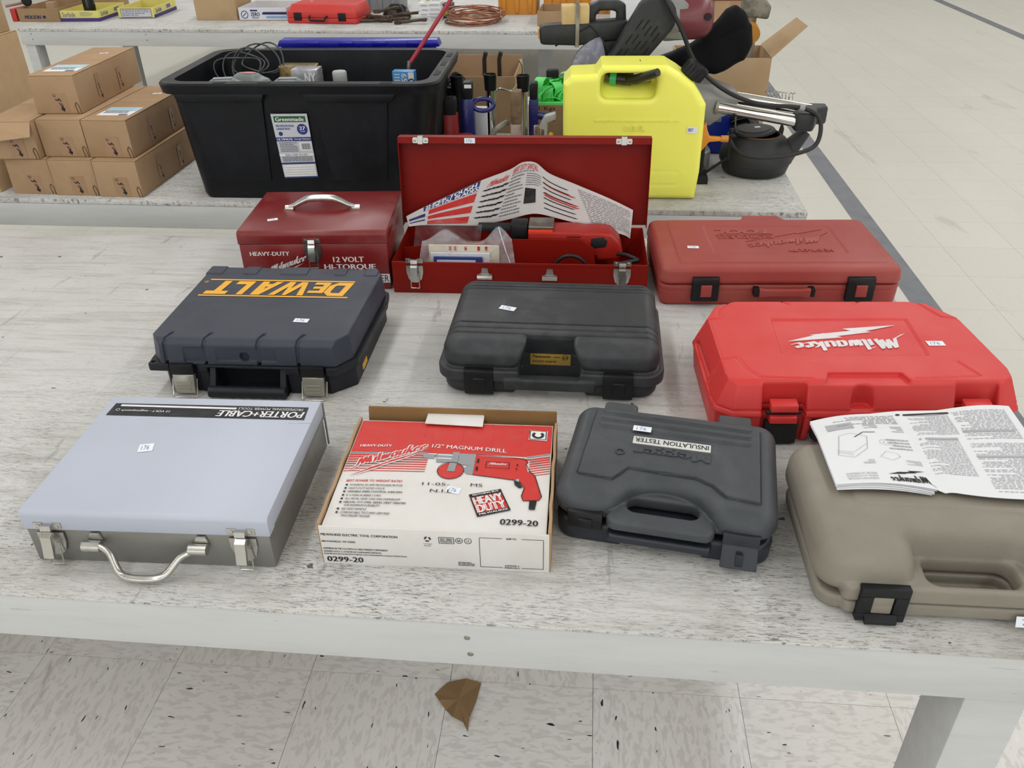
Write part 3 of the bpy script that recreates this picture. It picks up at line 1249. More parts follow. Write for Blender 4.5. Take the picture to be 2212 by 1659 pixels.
def red_metal_box():
    t = thing('metal_tool_box', 'closed dark red metal tool box with chrome top handle', 'tool box', (-.5795, 1.6746, TZ), -1.6)
    w, d, h, s = .32, .25, .136, .108
    rd = pm('dark_red_enamel', (124, 24, 26), 0.33, alt=(110, 20, 22), var=.6, vs_=4, dust=(168, 108, 100), dust_amt=.28, dust_scale=6, spec=.55)
    b = MB()
    b.box(.0015, .0015, .0005, w - .0015, d - .0015, s - .001)
    b.build('case_base', rd, t, bevel=.0015)
    prof = [(0, s)] + [(.010 - .010 * math.cos(R(a)), h - .010 + .010 * math.sin(R(a))) for a in range(0, 91, 15)] + [(d, h), (d, s)]
    lid = MB()
    lid.prism(prof, 'x', 0, w)
    lid.build('lid', rd, t, bevel=.001, smooth=30, bang=50)
    hd = MB()
    pts = spline([(.082, .135, h + .006), (.094, .137, h + .008), (.112, .140, h + .016), (.128, .142, h + .0215), (.155, .143, h + .0225), (.182, .142, h + .0215),
                  (.200, .140, h + .016), (.218, .137, h + .008), (.230, .135, h + .006)], 4)
    n = len(pts)
    hd.tube(pts, [.0045 + .0040 * math.sin(math.pi * i / (n - 1)) for i in range(n)], 10)
    hn = hd.build('handle', STEEL, t, smooth=60, label='chrome carrying handle')
    for x0, x1 in ((.070, .092), (.220, .242)):
        k = MB()
        k.prism([(x0, .130), (x1, .126), (x1, .148), (x0 + .006, .148)], 'z', h, h + .0015)
        k.tube([(x0 + .004, .136, h + .004), (x1, .136, h + .004)], .005, 8)
        k.build('handle_bracket', STEEL, hn, smooth=40)
    toggle_latch(t, .159, 0, s)
    price_tag(t, on_top(h), .061, .070, .022, .013, 22, '176')
    p = Print(on_front(.0015))
    p.text('HEAVY-DUTY', UP(.021, .081, .107, .0905), .04)
    p.text('12 VOLT', UP(.199, .065, .266, .0775), .04)
    p.text('HI-TORQUE', UP(.178, .046, .290, .0605), .04)
    p.logo([(.040, .018), (.133, .052), (.150, .090), (.052, .055)])
    p.poly([(.205, .016), (.3185, .016), (.3185, .037), (.205, .037)])
    p.build('lettering', INK_W, t, 'white printed lettering')
    p = Print(on_front(.0015), .0009)
    p.text('DRILL/DRIVER', UP(.210, .0185, .3165, .0345), .005)
    p.build('black_lettering', INK_K, t)


def red_open_box():
    t = thing('open_saw_box', 'open red metal box with raised lid holding a reciprocating saw', 'tool box', (-.2525, 1.6507, TZ), -4.78)
    w, d, h = .544, .207, .072
    rd = pm('red_enamel', (134, 24, 16), 0.42, alt=(118, 19, 12), var=.6, vs_=3, dust=(140, 60, 50), dust_amt=.12, spec=.15)
    q = .0015
    b = MB()
    b.box(0, 0, 0, w, d, q)
    b.box(0, 0, q, w, q, h)
    b.box(0, d - q, q, w, d, h)
    b.box(0, q, q, q, d - q, h)
    b.box(w - q, q, q, w, d - q, h)
    b.box(q, -.001, h - .006, w - q, .003, h)
    body = b.build('case_base', rd, t, bevel=.0004, seg=1)
    rim = MB()
    rim.tube([(.001, .0, h), (w - .001, 0, h), (w - .001, d, h), (.001, d, h)], .0016, 6, closed=True)
    rim.build('rolled_rim', rd, body)
    p = MB()                                           # inner cradle sheet that holds the saw
    p.prism([(.005, .004), (.005, .062), (.238, .085), (.345, .085), (.405, .083), (.432, .066), (.438, .006)], 'y', .102, .104)
    p.build('cradle_sheet', rd, t, bevel=.0004, seg=1)
    # lid hinged at the back, leaning slightly backwards
    ang = 6
    Lm = Matrix.Translation((-.013, d, h)) @ Matrix.Rotation(R(ang) * -1, 4, 'X')
    lw, lh, ld = .566, .202, .030
    l = MB()
    l.box(0, ld - q, 0, lw, ld, lh, Lm)
    l.box(0, 0, lh - q, lw, ld - q, lh, Lm)
    l.box(0, 0, 0, q, ld - q, lh - q, Lm)
    l.box(lw - q, 0, 0, lw, ld - q, lh - q, Lm)
    l.box(q, 0, lh - .0015, lw - q, .0015, lh - .0140, Lm)
    lid = l.build('lid', rd, t, bevel=.0004, seg=1)
    for x in (.052, .505):
        k = MB()
        k.prism(rrect(x - .018, lh - .0135, x + .018, lh - .001, .003, 3), 'y', -.0016, 0, Lm)
        k.box(x - .006, -.005, lh - .015, x + .006, .008, lh + .003, Lm)
        for s in (-1, 1):
            k.lathe([(.003, 0), (.0026, .0014), (.0001, .0018)], n=8, M=Lm @ Matrix.Translation((x + s * .0125, -.0015, lh - .007)) @ Matrix.Rotation(R(90), 4, 'X'))
        k.build('catch', STEEL, t, bevel=.0006, seg=1, label='nickel latch catch on the lid edge')
    fn = lambda u, v, k: tuple(Lm @ Vector((u, -k, v)))
    price_tag(t, fn, .163, lh - .0072, .024, .0115, 0, '176')
    toggle_latch(t, .0495, -.001, h - .004)
    la = toggle_latch(t, .490, -.001, h - .004)
    for x, s in ((.200, -1), (.338, -1)):
        k = MB()
        k.prism([(x - .006, .062), (x + .006, .062), (x + .008, .050), (x + .016, .046), (x + .016, .038), (x - .016, .038), (x - .016, .046), (x - .008, .050)], 'y', -.003, 0)
        k.tube([(x - .016, -.006, .043), (x + .016, -.006, .043)], .006, 8)
        k.build('handle_bracket', STEEL, t, smooth=40, label='nickel bracket of the carrying handle')


def saw_leaflet():
    t = thing('blade_leaflet', 'long curved printed blade leaflet standing in the open red box', 'leaflet', (-.2525, 1.6507, TZ), -4.78)
    # top and bottom edge of the sheet along its length, standing between cradle and lid
    top = [(-.004, .094), (.043, .117), (.110, .150), (.175, .183), (.240, .208), (.268, .222), (.298, .221), (.328, .200), (.384, .178), (.458, .145), (.520, .113)]
    bot = [(.004, .076), (.040, .078), (.081, .080), (.140, .084), (.192, .088), (.244, .097), (.295, .109), (.343, .103), (.426, .083), (.495, .064), (.516, .051)]

    def at(u, v, k=0.0):
        f = max(0, min(.9999, u)) * (len(stop) - 1)
        i = int(f)
        f -= i
        a = sbot[i].lerp(sbot[i + 1], f)
        b = stop[i].lerp(stop[i + 1], f)
        p = a.lerp(b, v)
        y = .196 + .018 * math.sin(u * 14) * .35 + .018 * (v - .3)
        return (p.x, y - k, p.y)
    stop = spline([(a, b, 0) for a, b in top], 5)
    sbot = spline([(a, b, 0) for a, b in bot], 5)
    mb = MB()
    mb.grid(lambda a, b: at(a, b), 60, 10)
    mb.grid(lambda a, b: at(1 - a, b, -.0004), 60, 10)
    mb.build('leaflet_sheet', pm('leaflet_paper', (206, 200, 198), .5, var=.3), t, smooth=60, recalc=False)
    p = Print(at, .0006)
    for i in range(10):
        p.rect(.09 + .021 * i, .76, .09 + .021 * (i + 1), 1.0)
        if i < 5:
            p.rect(.01 + .018 * i, .45, .01 + .018 * (i + 1), .62)
            p.rect(.01 + .018 * i, .24, .01 + .018 * (i + 1), .32)
    p.build('blue_print', ink('leaflet_blue', (34, 44, 110)), t)
    p = Print(at, .0007)
    for r0, r1 in ((.52, .72), (.28, .44), (.04, .20)):
        for i in range(10):
            p.rect(.115 + .0185 * i, r0, .115 + .0185 * (i + 1), r1)
    p.text('Milwaukee', [(.33, .78), (.41, .80), (.415, .94), (.34, .90)], .03, .3)
    p.text('HEAVY DUTY SAWZALL', UP(.435, .86, .62, .97), .015)
    for k, v in enumerate((.70, .50, .45)):
        p.line([(.66 + .02 * i, v - .012 * i) for i in range(7)], .03)
    p.build('red_print', INK_R, t)
    p = Print(at, .0009)
    p.text('SUPER-TOUGH', UP(.10, .88, .29, .98), .05)
    p.text('BI-METAL BLADES', UP(.10, .77, .30, .87), .05)
    p.build('white_print', INK_W, t)
    p = Print(at, .0009)
    for k in range(6):
        v = .72 - .115 * k
        p.line([(.325 + .013 * i, v + .008 * math.sin(i * .8)) for i in range(7)] + [(.418, v + .02)], .034)
    for k in range(7):
        p.line([(.655 + .022 * i, .82 - .11 * k - .010 * i) for i in range(6)], .022)
    p.poly([(.545, .23), (.605, .23), (.605, .50), (.545, .53)])
    p.build('black_print', INK_K, t)
    p = Print(at, .0008)
    p.lines_of_text(UP(.435, .06, .530, .80), 12, 7, .5)
    p.lines_of_text(UP(.545, .55, .640, .80), 6, 8, .5)
    p.lines_of_text(UP(.805, .10, .990, .90), 16, 9, .45)
    p.lines_of_text(UP(.435, .81, .60, .85), 1, 9, .5)
    p.build('grey_print', INK_G, t)


def recip_saw():
    t = thing('reciprocating_saw', 'red reciprocating saw with black grip opening lying in the open red box', 'saw', (-.2525, 1.6507, TZ), -4.78)
    rd = pm('saw_red', (172, 36, 28), .38, alt=(150, 30, 24))
    y0, y1 = .118, .180
    b = MB()
    b.prism([(.285, .040), (.285, .094), (.330, .097), (.395, .097), (.412, .094), (.440, .096), (.470, .092), (.488, .072), (.497, .048), (.492, .034), (.440, .030), (.436, .040)], 'y', y0, y1)
    b.build('motor_housing', rd, t, bevel=.006, seg=3)
    g = MB()
    g.prism([(.425, .082), (.452, .086), (.462, .076), (.458, .062), (.430, .058), (.424, .066)], 'y', y0 - .0006, y0 + .004)
    g.build('grip_opening', BLKM, t, bevel=.001)
    g = MB()
    g.box(.170, .135, .088, .250, .165, .100)
    g.build('blade_clamp_arm', BLKM, t, bevel=.003)
    g = MB()
    g.box(.246, .128, .060, .284, .174, .108)
    g.build('gear_nose', BLK, t, bevel=.004)
    g = MB()
    g.box(.286, .116, .0905, .340, .182, .1005)
    g.build('orange_label', pm('orange_label', (228, 62, 34), .5), t, bevel=.001)
    g = MB()
    g.box(.286, .120, .1005, .342, .178, .108)
    g.build('grey_shoe', DSTEEL, t, bevel=.002)
    for i in range(5):
        g = MB()
        g.box(.372, y0 - .001, .052 + i * .008, .402, y0 + .003, .055 + i * .008)
        g.build('vent_slot', pm('deep_red', (96, 18, 16), .5), t)
    c = MB()
    c.tube(spline([(.340, .085, .006), (.347, .080, .036), (.368, .074, .058), (.395, .074, .057), (.415, .078, .036), (.424, .082, .006)], 6), .0042, 8)
    c.build('power_cord', RUBBER, t, smooth=60)
    c = MB()
    c.tube(spline([(.485, .12, .046), (.505, .10, .052), (.528, .075, .050), (.510, .055, .056), (.478, .05, .048), (.450, .06, .006)], 6), .0045, 8)
    c.build('power_cord', RUBBER, t, smooth=60)


def plastic_bag():
    t = thing('zip_bag', 'clear zip bag of saw blades resting in the open red box', 'plastic bag', (-.2525, 1.6507, TZ), -4.78)
    rnd = random.Random(5)
    film = m_clear('clear_film', (232, 234, 238), .20, .08)
    nu, nv = 30, 22
    off = [[rnd.uniform(-1, 1) for _ in range(nu + 1)] for _ in range(nv + 1)]

    def outline(u, v, side):
        x0 = .040 + .014 * v
        x1 = .264 - .012 * v
        x = x0 + (x1 - x0) * u
        top = .085 + .030 * math.exp(-((u - .27) / .16) ** 2) + .038 * math.exp(-((u - .86) / .12) ** 2)
        z = .012 + (top - .012) * v
        bul = math.sin(math.pi * u) * math.sin(math.pi * min(.95, v * .9 + .05))
        i, j = int(u * nu), int(v * nv)
        y = .060 + side * (.018 * bul + .0015) + .05 * v * .4 + .0035 * off[j][i] * (.3 + bul)
        return (x, max(.006, y), z)
    mb = MB()
    mb.grid(lambda u, v: outline(u, v, -1), nu, nv)
    mb.grid(lambda u, v: outline(1 - u, v, 1), nu, nv)
    mb.build('bag_film', film, t, smooth=50, recalc=False)
    z = MB()
    z.tube([outline(.86 + .10 * (k % 2) * 0 + .012 * k, 1 - k / 12.0, -1.3) for k in range(11)], .0012, 5)
    z.build('zip_strip', pm('zip_white', (225, 226, 230), .4), t)
    w = m_clear('second_film', (215, 218, 224), .10, .1)
    s2 = MB()
    s2.grid(lambda u, v: (.024 + .15 * u + .01 * v, .125 + .012 * math.sin(u * 9 + v * 3), .05 + .075 * v - .01 * u + .004 * math.sin(u * 17)), 16, 10)
    s2.build('loose_film', w, t, smooth=60)
    cards = [((.075, .055, .006), (.205, .061, .070), pm('card_white', (214, 214, 222), .5)),
             ((.083, .047, .006), (.190, .052, .064), pm('card_blue', (44, 62, 130), .5)),
             ((.090, .0455, .008), (.175, .0468, .058), pm('card_pale', (200, 214, 232), .5)),
             ((.070, .066, .006), (.225, .070, .084), pm('card_cream', (222, 214, 190), .5))]
    for a, b_, m in cards:
        k = MB()
        k.box(*a, *b_)
        k.build('blade_card', m, t, bevel=.0005)
    p = Print(on_front(.0655))
    p.text('II i 1I', UP(.115, .072, .200, .082), .03)
    p.build('card_print', INK_R, t)


silver_case()
magnum_box()
red_metal_box()
red_open_box()
saw_leaflet()
recip_saw()
plastic_bag()

# ------------------------------------------------------------------ moulded plastic cases


def seg2(x, y, pts, wd):
    """distance to a polyline minus half width"""
    best = None
    for (ax, ay), (bx, by) in zip(pts, pts[1:]):
        ex_, ey = bx - ax, by - ay
        t = np.clip(((x - ax) * ex_ + (y - ay) * ey) / (ex_ * ex_ + ey * ey), 0, 1)
        q = np.hypot(x - ax - ex_ * t, y - ay - ey * t)
        best = q if best is None else np.minimum(best, q)
    return best - wd / 2


def bars(spec):
    """letters made of quads: list of polygons"""
    return spec


DW = {
    'D': (.98, [[(0, 0), (.27, 0), (.27, 1), (0, 1)], [(.27, 0), (.66, 0), (.72, .22), (.27, .22)], [(.27, .78), (.72, .78), (.66, 1), (.27, 1)],
                [(.66, 0), (.94, .24), (.68, .30), (.60, .20)], [(.94, .24), (.94, .76), (.68, .70), (.68, .30)], [(.94, .76), (.66, 1), (.60, .80), (.68, .70)]]),
    'E': (.74, [[(0, 0), (.25, 0), (.25, .80), (0, .80)], [(.25, 0), (.68, 0), (.68, .17), (.25, .17)], [(.25, .32), (.60, .32), (.60, .48), (.25, .48)],
                [(.25, .63), (.68, .63), (.68, .80), (.25, .80)]]),
    'W': (1.50, [[(0, 1), (.27, 1), (.42, .30), (.30, 0)], [(.30, 0), (.58, 0), (.84, .62), (.74, 1)], [(.74, 1), (.90, 1), (.98, .30), (.84, 0)],
                 [(.84, 0), (1.10, 0), (1.50, 1), (1.22, 1)], [(.84, .62), (.74, 1), (.90, 1), (.92, .8)]]),
    'A': (1.12, [[(-.10, 0), (.20, 0), (.62, 1), (.40, 1)], [(.40, 1), (.78, 1), (.80, 0), (.50, 0)], [(.25, .18), (.55, .18), (.55, .38), (.33, .38)]]),
    'L': (.80, [[(0, 0), (.28, 0), (.28, 1), (0, 1)], [(.28, 0), (.76, 0), (.76, .24), (.28, .24)]]),
    'T': (.92, [[(.26, 0), (.58, 0), (.58, 1), (.26, 1)], [(-.06, .76), (.92, .76), (.92, 1), (-.06, 1)]]),
}


def block_letters(pr, word, quad, slant=.22):
    tot = sum(DW[c][0] for c in word) + .04
    x = 0
    for c in word:
        for p in DW[c][1]:
            pr.poly([bil(quad, (x + px + slant * py) / (tot + slant), py) for px, py in p])
        x += DW[c][0]


def dewalt_case():
    t = thing('drill_case', 'dark grey angular tool case with yellow brand lettering', 'tool case', (-.630, 1.262, TZ), -4.5)
    m = pm('charcoal_plastic', (58, 61, 73), .5, spec=.35, alt=(51, 54, 65), var=.5, grain=.12, gs=900, scr=(104, 108, 116), scr_scale=5)
    mk = pm('dark_case_plastic', (32, 34, 40), .48, spec=.3, alt=(26, 28, 33), grain=.1, gs=900)
    h = .0018
    (x, y, z), o = sgrid((-.02, -.02, 0), (.375, .32, .112), h)
    top = [(-.003, .026), (.017, .003), (.326, .003), (.351, .036), (.359, .286), (.343, .310), (-.001, .312)]
    d2 = pl2(x, y, top)
    F = ex(d2 + .10 * (z - .06), z, .058, .105, .0015)
    # chamfered upper front edge
    F = np.maximum(F, (-(y - .003) + (z - .092)) * .707)
    for gx in (.031, .101, .196, .266):
        F = groove(F, np.maximum(np.abs(x - gx - .25 * (y - .02)) - .0032, y - .036), .004)
    for a, b in ((-.002, .036), (.078, .106), (.152, .206), (.262, .284), (.322, .348)):
        F = emboss(F, np.maximum(rr2(x, y, a, .274, b, .33, .002), .1 - z), .0022)
    F = np.maximum(F, -ex(rr2(x, z, .060, .060, .095, .0905, .002), y, -.02, .0075, .001))
    F = np.maximum(F, -ex(rr2(x, z, .118, .066, .225, .0905, .002), y, -.02, .0065, .001))
    F = np.maximum(F, -ex(np.hypot(x - .167, z - .073) - .0085, y, -.02, .016, .001))
    sdf_part('lid', F, o, h, m, t, 28)
    (x, y, z), o = sgrid((-.02, -.03, 0), (.38, .325, .062), h)
    rim = [(-.011, .030), (-.009, .004), (.327, -.002), (.358, .036), (.367, .256), (.362, .300), (.345, .315), (-.006, .318), (-.008, .10)]
    B = ex(pl2(x, y, rim), z, .042, .0575, .002)
    low = [(.014, .020), (.024, .006), (.312, .006), (.352, .040), (.356, .285), (.335, .308), (.010, .310)]
    B = np.minimum(B, ex(pl2(x, y, low), z, .0005, .045, .002))
    B = np.maximum(B, -ex(rr2(x, z, .097, -.02, .238, .052, .003), y, -.05, .040, .002))
    B = np.maximum(B, -ex(rr2(x, z, .028, -.02, .080, .060, .003), y, -.05, .008, .001))
    B = np.maximum(B, -ex(rr2(x, z, .262, -.02, .310, .060, .003), y, -.05, .008, .001))
    B = np.maximum(B, -ex(np.hypot(x + .002, y - .012) - .0038, z, .03, .07, 0))
    sdf_part('case_base', B, o, h, mk, t, 28)
    for x0 in (.032, .264):
        k = MB()
        k.box(x0 + .000, -.003, .040, x0 + .042, .009, .060)
        lt = k.build('latch', BLK, t, bevel=.002, label='black latch tab with steel clasp')
        k = MB()
        k.prism([(.006, .041), (-.003, .039), (-.010, .006), (.004, .005)], 'x', x0 + .002, x0 + .040)
        k.build('clasp', pm('clasp_steel', (168, 165, 154), .34, .6), lt, bevel=.0008)
        for i in range(3):
            k = MB()
            zz = .012 + i * .006
            k.box(x0 + .008, -.0105 + i * .0013, zz, x0 + .034, -.006 + i * .0013, zz + .0022)
            k.build('clasp_rib', pm('clasp_steel', (168, 165, 154), .34, .6), lt)
        k = MB()
        k.tube([(x0 + .001, -.002, .032), (x0 + .001, -.014, .004), (x0 + .006, -.0165, .0016), (x0 + .040, -.0165, .0016), (x0 + .045, -.014, .004), (x0 + .045, -.002, .032)], .0014, 6)
        k.build('wire_bail', STEEL, lt, smooth=60)
    hd = MB()
    pts = [(.099 + .137 * i / 14, -.010, .0112) for i in range(15)]
    hd.tube(pts, [.0108 - (.0008 if i % 2 else 0) for i in range(15)], 12)
    for x0 in (.100, .226):
        hd.box(x0, -.010, .004, x0 + .009, .045, .018)
        hd.prism([(-.012, .012), (.008, .049), (.016, .049), (0, .008)], 'x', x0, x0 + .010)
    hd.box(.098, -.004, .0005, .237, .041, .004)
    hd.box(.098, .036, .004, .237, .041, .052)
    hd.build('handle', mk, t, smooth=40, label='ribbed black carrying handle')
    p = Print(on_top(.1052))
    p.poly([(.023, .2445), (.311, .2425), (.311, .2475), (.023, .2495)])
    p.poly([(.024, .1755), (.312, .1745), (.312, .1795), (.024, .1805)])
    block_letters(p, 'DEWALT', [(.311, .2400), (.028, .2412), (.028, .1838), (.311, .1825)])
    p.ring(.0185, .236, .0035, .0009)
    p.text('R', DN(.0170, .2342, .0200, .2378), .02)
    p.build('brand_lettering', ink('signal_yellow', (240, 176, 48), .45), t, 'yellow upside-down brand lettering')
    price_tag(t, on_top(.1052), .2505, .0835, .027, .014, -4, '176')
    k = MB()
    k.box(.3625, .045, .030, .3640, .075, .040)
    k.build('side_badge', ink('badge_yellow', (205, 160, 40)), t)


def tray_latch(parent, x0, x1, z0, z1, y, mat, inner=None, label=None):
    k = MB()
    w = x1 - x0
    k.prism([(y + .006, z0 + .004), (y - .004, z0), (y - .007, z0 + .006), (y - .007, z1 - .012), (y - .004, z1), (y + .006, z1 + .003)], 'x', x0, x1)
    la = k.build('latch', mat, parent, bevel=.0015, label=label)
    k = MB()
    k.prism([(y - .005, z0 + (z1 - z0) * .22), (y - .0105, z0 + (z1 - z0) * .26), (y - .0095, z0 + (z1 - z0) * .72), (y - .005, z0 + (z1 - z0) * .76)], 'x', x0 + w * .32, x1 - w * .28)
    k.build('latch_button', inner or mat, la, bevel=.001)
    return la


def panasonic_case():
    t = thing('drill_case', 'black moulded drill case with gold name plate in its handle recess', 'tool case', (-.135, 1.245, TZ), -6.3)
    m = pm('soft_black_plastic', (48, 50, 54), .5, spec=.4, alt=(40, 42, 45), var=.5, grain=.25, gs=700, dust=(96, 96, 96), dust_amt=.25, dust_scale=16)
    h = .0018
    (x, y, z), o = sgrid((0, -.02, .012), (.402, .29, .105), h)
    lidd = rr2(x, y, .012, -.002, .390, .272, .034)
    F = ex(lidd + .06 * (z - .05), z, .046, .100, .024)
    notch = rr2(x, y, .142, -.08, .258, .062, .018)
    F = smax(F, -(notch + .42 * (z - .05)), .012)
    rimd = rr2(x, y, .004, -.006, .397, .278, .036)
    inn = rr2(x, y, .147, -.08, .253, .0600, .014)
    Rm = ex(np.maximum(rimd, -inn), z, .029, .051, .004)
    F = smin(F, Rm, .006)
    bar = ex(rr2(x, y, .120, -.010, .280, .012, .006), z, .016, .038, .005)
    F = smin(F, bar, .004)
    for yy in (.243, .231, .219, .083, .063, .044):
        F = groove(F, np.maximum(np.abs(y - yy) - .0024, .060 - z), .0028)
    F = emboss(F, np.maximum(rr2(x, y, .106, .098, .292, .184, .003), .09 - z), .0006)
    for a in (.075, .30):
        F = np.minimum(F, ex(rr2(x, y, a, .262, a + .06, .283, .005), z, .05, .085, .004))
    sdf_part('lid', F, o, h, m, t, 60)
    (x, y, z), o = sgrid((0, -.02, 0), (.402, .29, .035), h)
    bs = ex(rr2(x, y, .012, .000, .388, .270, .034) - .10 * (z - .03), z, .0005, .0285, .010)
    bs = smax(bs, -rr2(x, y, .140, -.08, .262, .062, .018), .006)
    sdf_part('case_base', bs, o, h, m, t, 60)
    k = MB()
    k.box(.146, .0612, .004, .254, .0665, .056)
    k.build('recess_wall', m, t)
    for a, b in ((.053, .104), (.293, .344)):
        tray_latch(t, a, b, .004, .051, -.003, BLK)
    k = MB()
    k.box(.163, .0585, .0295, .235, .0612, .0515)
    k.build('name_plate', pm('gold_plate', (196, 160, 78), .4, .3), t, bevel=.0005, label='gold name plate')
    p = Print(on_front(.0585))
    p.text('Panasonic', UP(.1675, .0445, .2000, .0500), .035)
    p.text('EY6432 GQKW', UP(.1675, .0345, .2100, .0390), .03)
    p.lines_of_text(UP(.2050, .0450, .2165, .0475), 1, 2, .7)
    p.text('2.0', UP(.2200, .0430, .2300, .0490), .02, .3)
    p.ring(.225, .046, .0052, .0006)
    p.build('plate_lettering', INK_K, t)
    price_tag(t, on_top(.1006), .1155, .1360, .030, .0150, -17, '176')


def red_case():
    t = thing('tool_case', 'bright red plastic tool case with white wordmark at the right table edge', 'tool case', (.310, 1.075, TZ), -2.0)
    m = pm('bright_red_plastic', (212, 54, 52), .46, alt=(204, 48, 47), var=.5, grain=.1, gs=900, scr=(222, 130, 126), scr_scale=3.5)
    h = .0020
    foot = [(.002, .050), (.006, .020), (.034, .000), (.452, .000), (.486, .022), (.494, .060), (.487, .240), (.444, .310), (.400, .320), (.085, .322), (.035, .300), (.006, .240)]
    (x, y, z), o = sgrid((0, -.01, .045), (.497, .325, .108), h)
    d2 = pl2(x, y, foot) + .003
    F = ex(d2 + .42 * (z - .055), z, .050, .105, .002)
    F = np.maximum(F, ((z - .105) * .92 - (y - .030) * .62) * .85)            # sloped front shoulder
    F = np.maximum(F, -ex(rr2(x, y, -.05, .098, .016, .222, .006), z, .058, .2, 0))
    F = np.maximum(F, -ex(rr2(x, y, .478, .098, .55, .215, .006), z, .058, .2, 0))
    F = np.maximum(F, -ex(pl2(x, y, [(.139, .230), (.373, .229), (.364, .103), (.128, .104)]), z, .1022, .12, 0))
    F = np.maximum(F, -ex(pl2(x, y, [(.160, -.02), (.186, .050), (.300, .050), (.318, -.02)]), z, .0985, .13, .002))
    slot = ex(rr2(x, y, .216, -.05, .251, .026, .016), z, .062, .2, .002)
    F = smax(F, -slot, .004)
    for a, b in ((.080, .148), (.376, .440)):
        F = smax(F, -ex(rr2(x, y, a, -.05, b, .026, .003), z, .02, .2, .002), .004)
    for pts in ([(.0, .085), (.052, .098), (.062, .060), (.078, .036), (.156, .032)],
                [(.316, .032), (.418, .040), (.402, .082)],
                [(.0, .225), (.054, .233), (.052, .262), (.088, .306), (.17, .304)],
                [(.49, .224), (.437, .236), (.412, .298), (.32, .302)], [(.168, .304), (.185, .285)], [(.318, .302), (.300, .285)]):
        F = groove(F, np.maximum(seg2(x, y, pts, .003), .062 - z), .0022)
    for s_ in (.0,):
        F = groove(F, np.maximum(np.abs(z - .0605) - .0012, -1), .0015)
    sdf_part('lid', F, o, h, m, t, 32)
    (x, y, z), o = sgrid((0, -.01, 0), (.497, .325, .052), h)
    B = ex(d2 if False else pl2(x, y, foot) + .0045 + .10 * (.05 - z), z, .0005, .0485, .004)
    B = np.maximum(B, -ex(rr2(x, z, .158, -.02, .320, .046, .003), y, -.05, .030, .002))
    for a, b in ((.080, .148), (.376, .440)):
        B = np.maximum(B, -ex(rr2(x, z, a, -.02, b, .06, .002), y, -.05, .016, .001))
    sdf_part('case_base', B, o, h, m, t, 32)
    hd = MB()
    hd.prism(rrect(.160, .010, .318, .030, .006, 3), 'y', -.004, .010)
    hd.build('handle', BLKM, t, bevel=.003)
    for a in (.091, .387):
        k = MB()
        k.prism([(.016, .078), (-.001, .075), (-.004, .064), (.012, .062)], 'x', a, a + .042)
        k.prism([(.014, .058), (-.004, .055), (-.006, .044), (.012, .042)], 'x', a, a + .042)
        la = k.build('latch', m, t, bevel=.0015)
        k = MB()
        k.box(a - .004, -.002, .004, a + .046, .015, .041)
        k.cyl((a - .006, .004, .060), (a + .048, .004, .060), .004, 10)
        k.build('latch_hinge', BLKM, la, bevel=.001)
    p = Print(on_top(.1024), .0003, .0010)
    Q = [(.352, .178), (.150, .154), (.150, .118), (.352, .126)]
    for q in script_logo():
        p.poly([bil(Q, a, b) for a, b in q])
    for pg in BOLT:
        p.poly([bil([(.345, .207), (.150, .207), (.150, .152), (.345, .152)], xx, yy) for xx, yy in pg])
    p.build('wordmark', pm('raised_white', (228, 222, 224), .45), t, 'raised white wordmark with lightning bolt')
    price_tag(t, on_top(.1052), .389, .140, .028, .016, 0, '176')


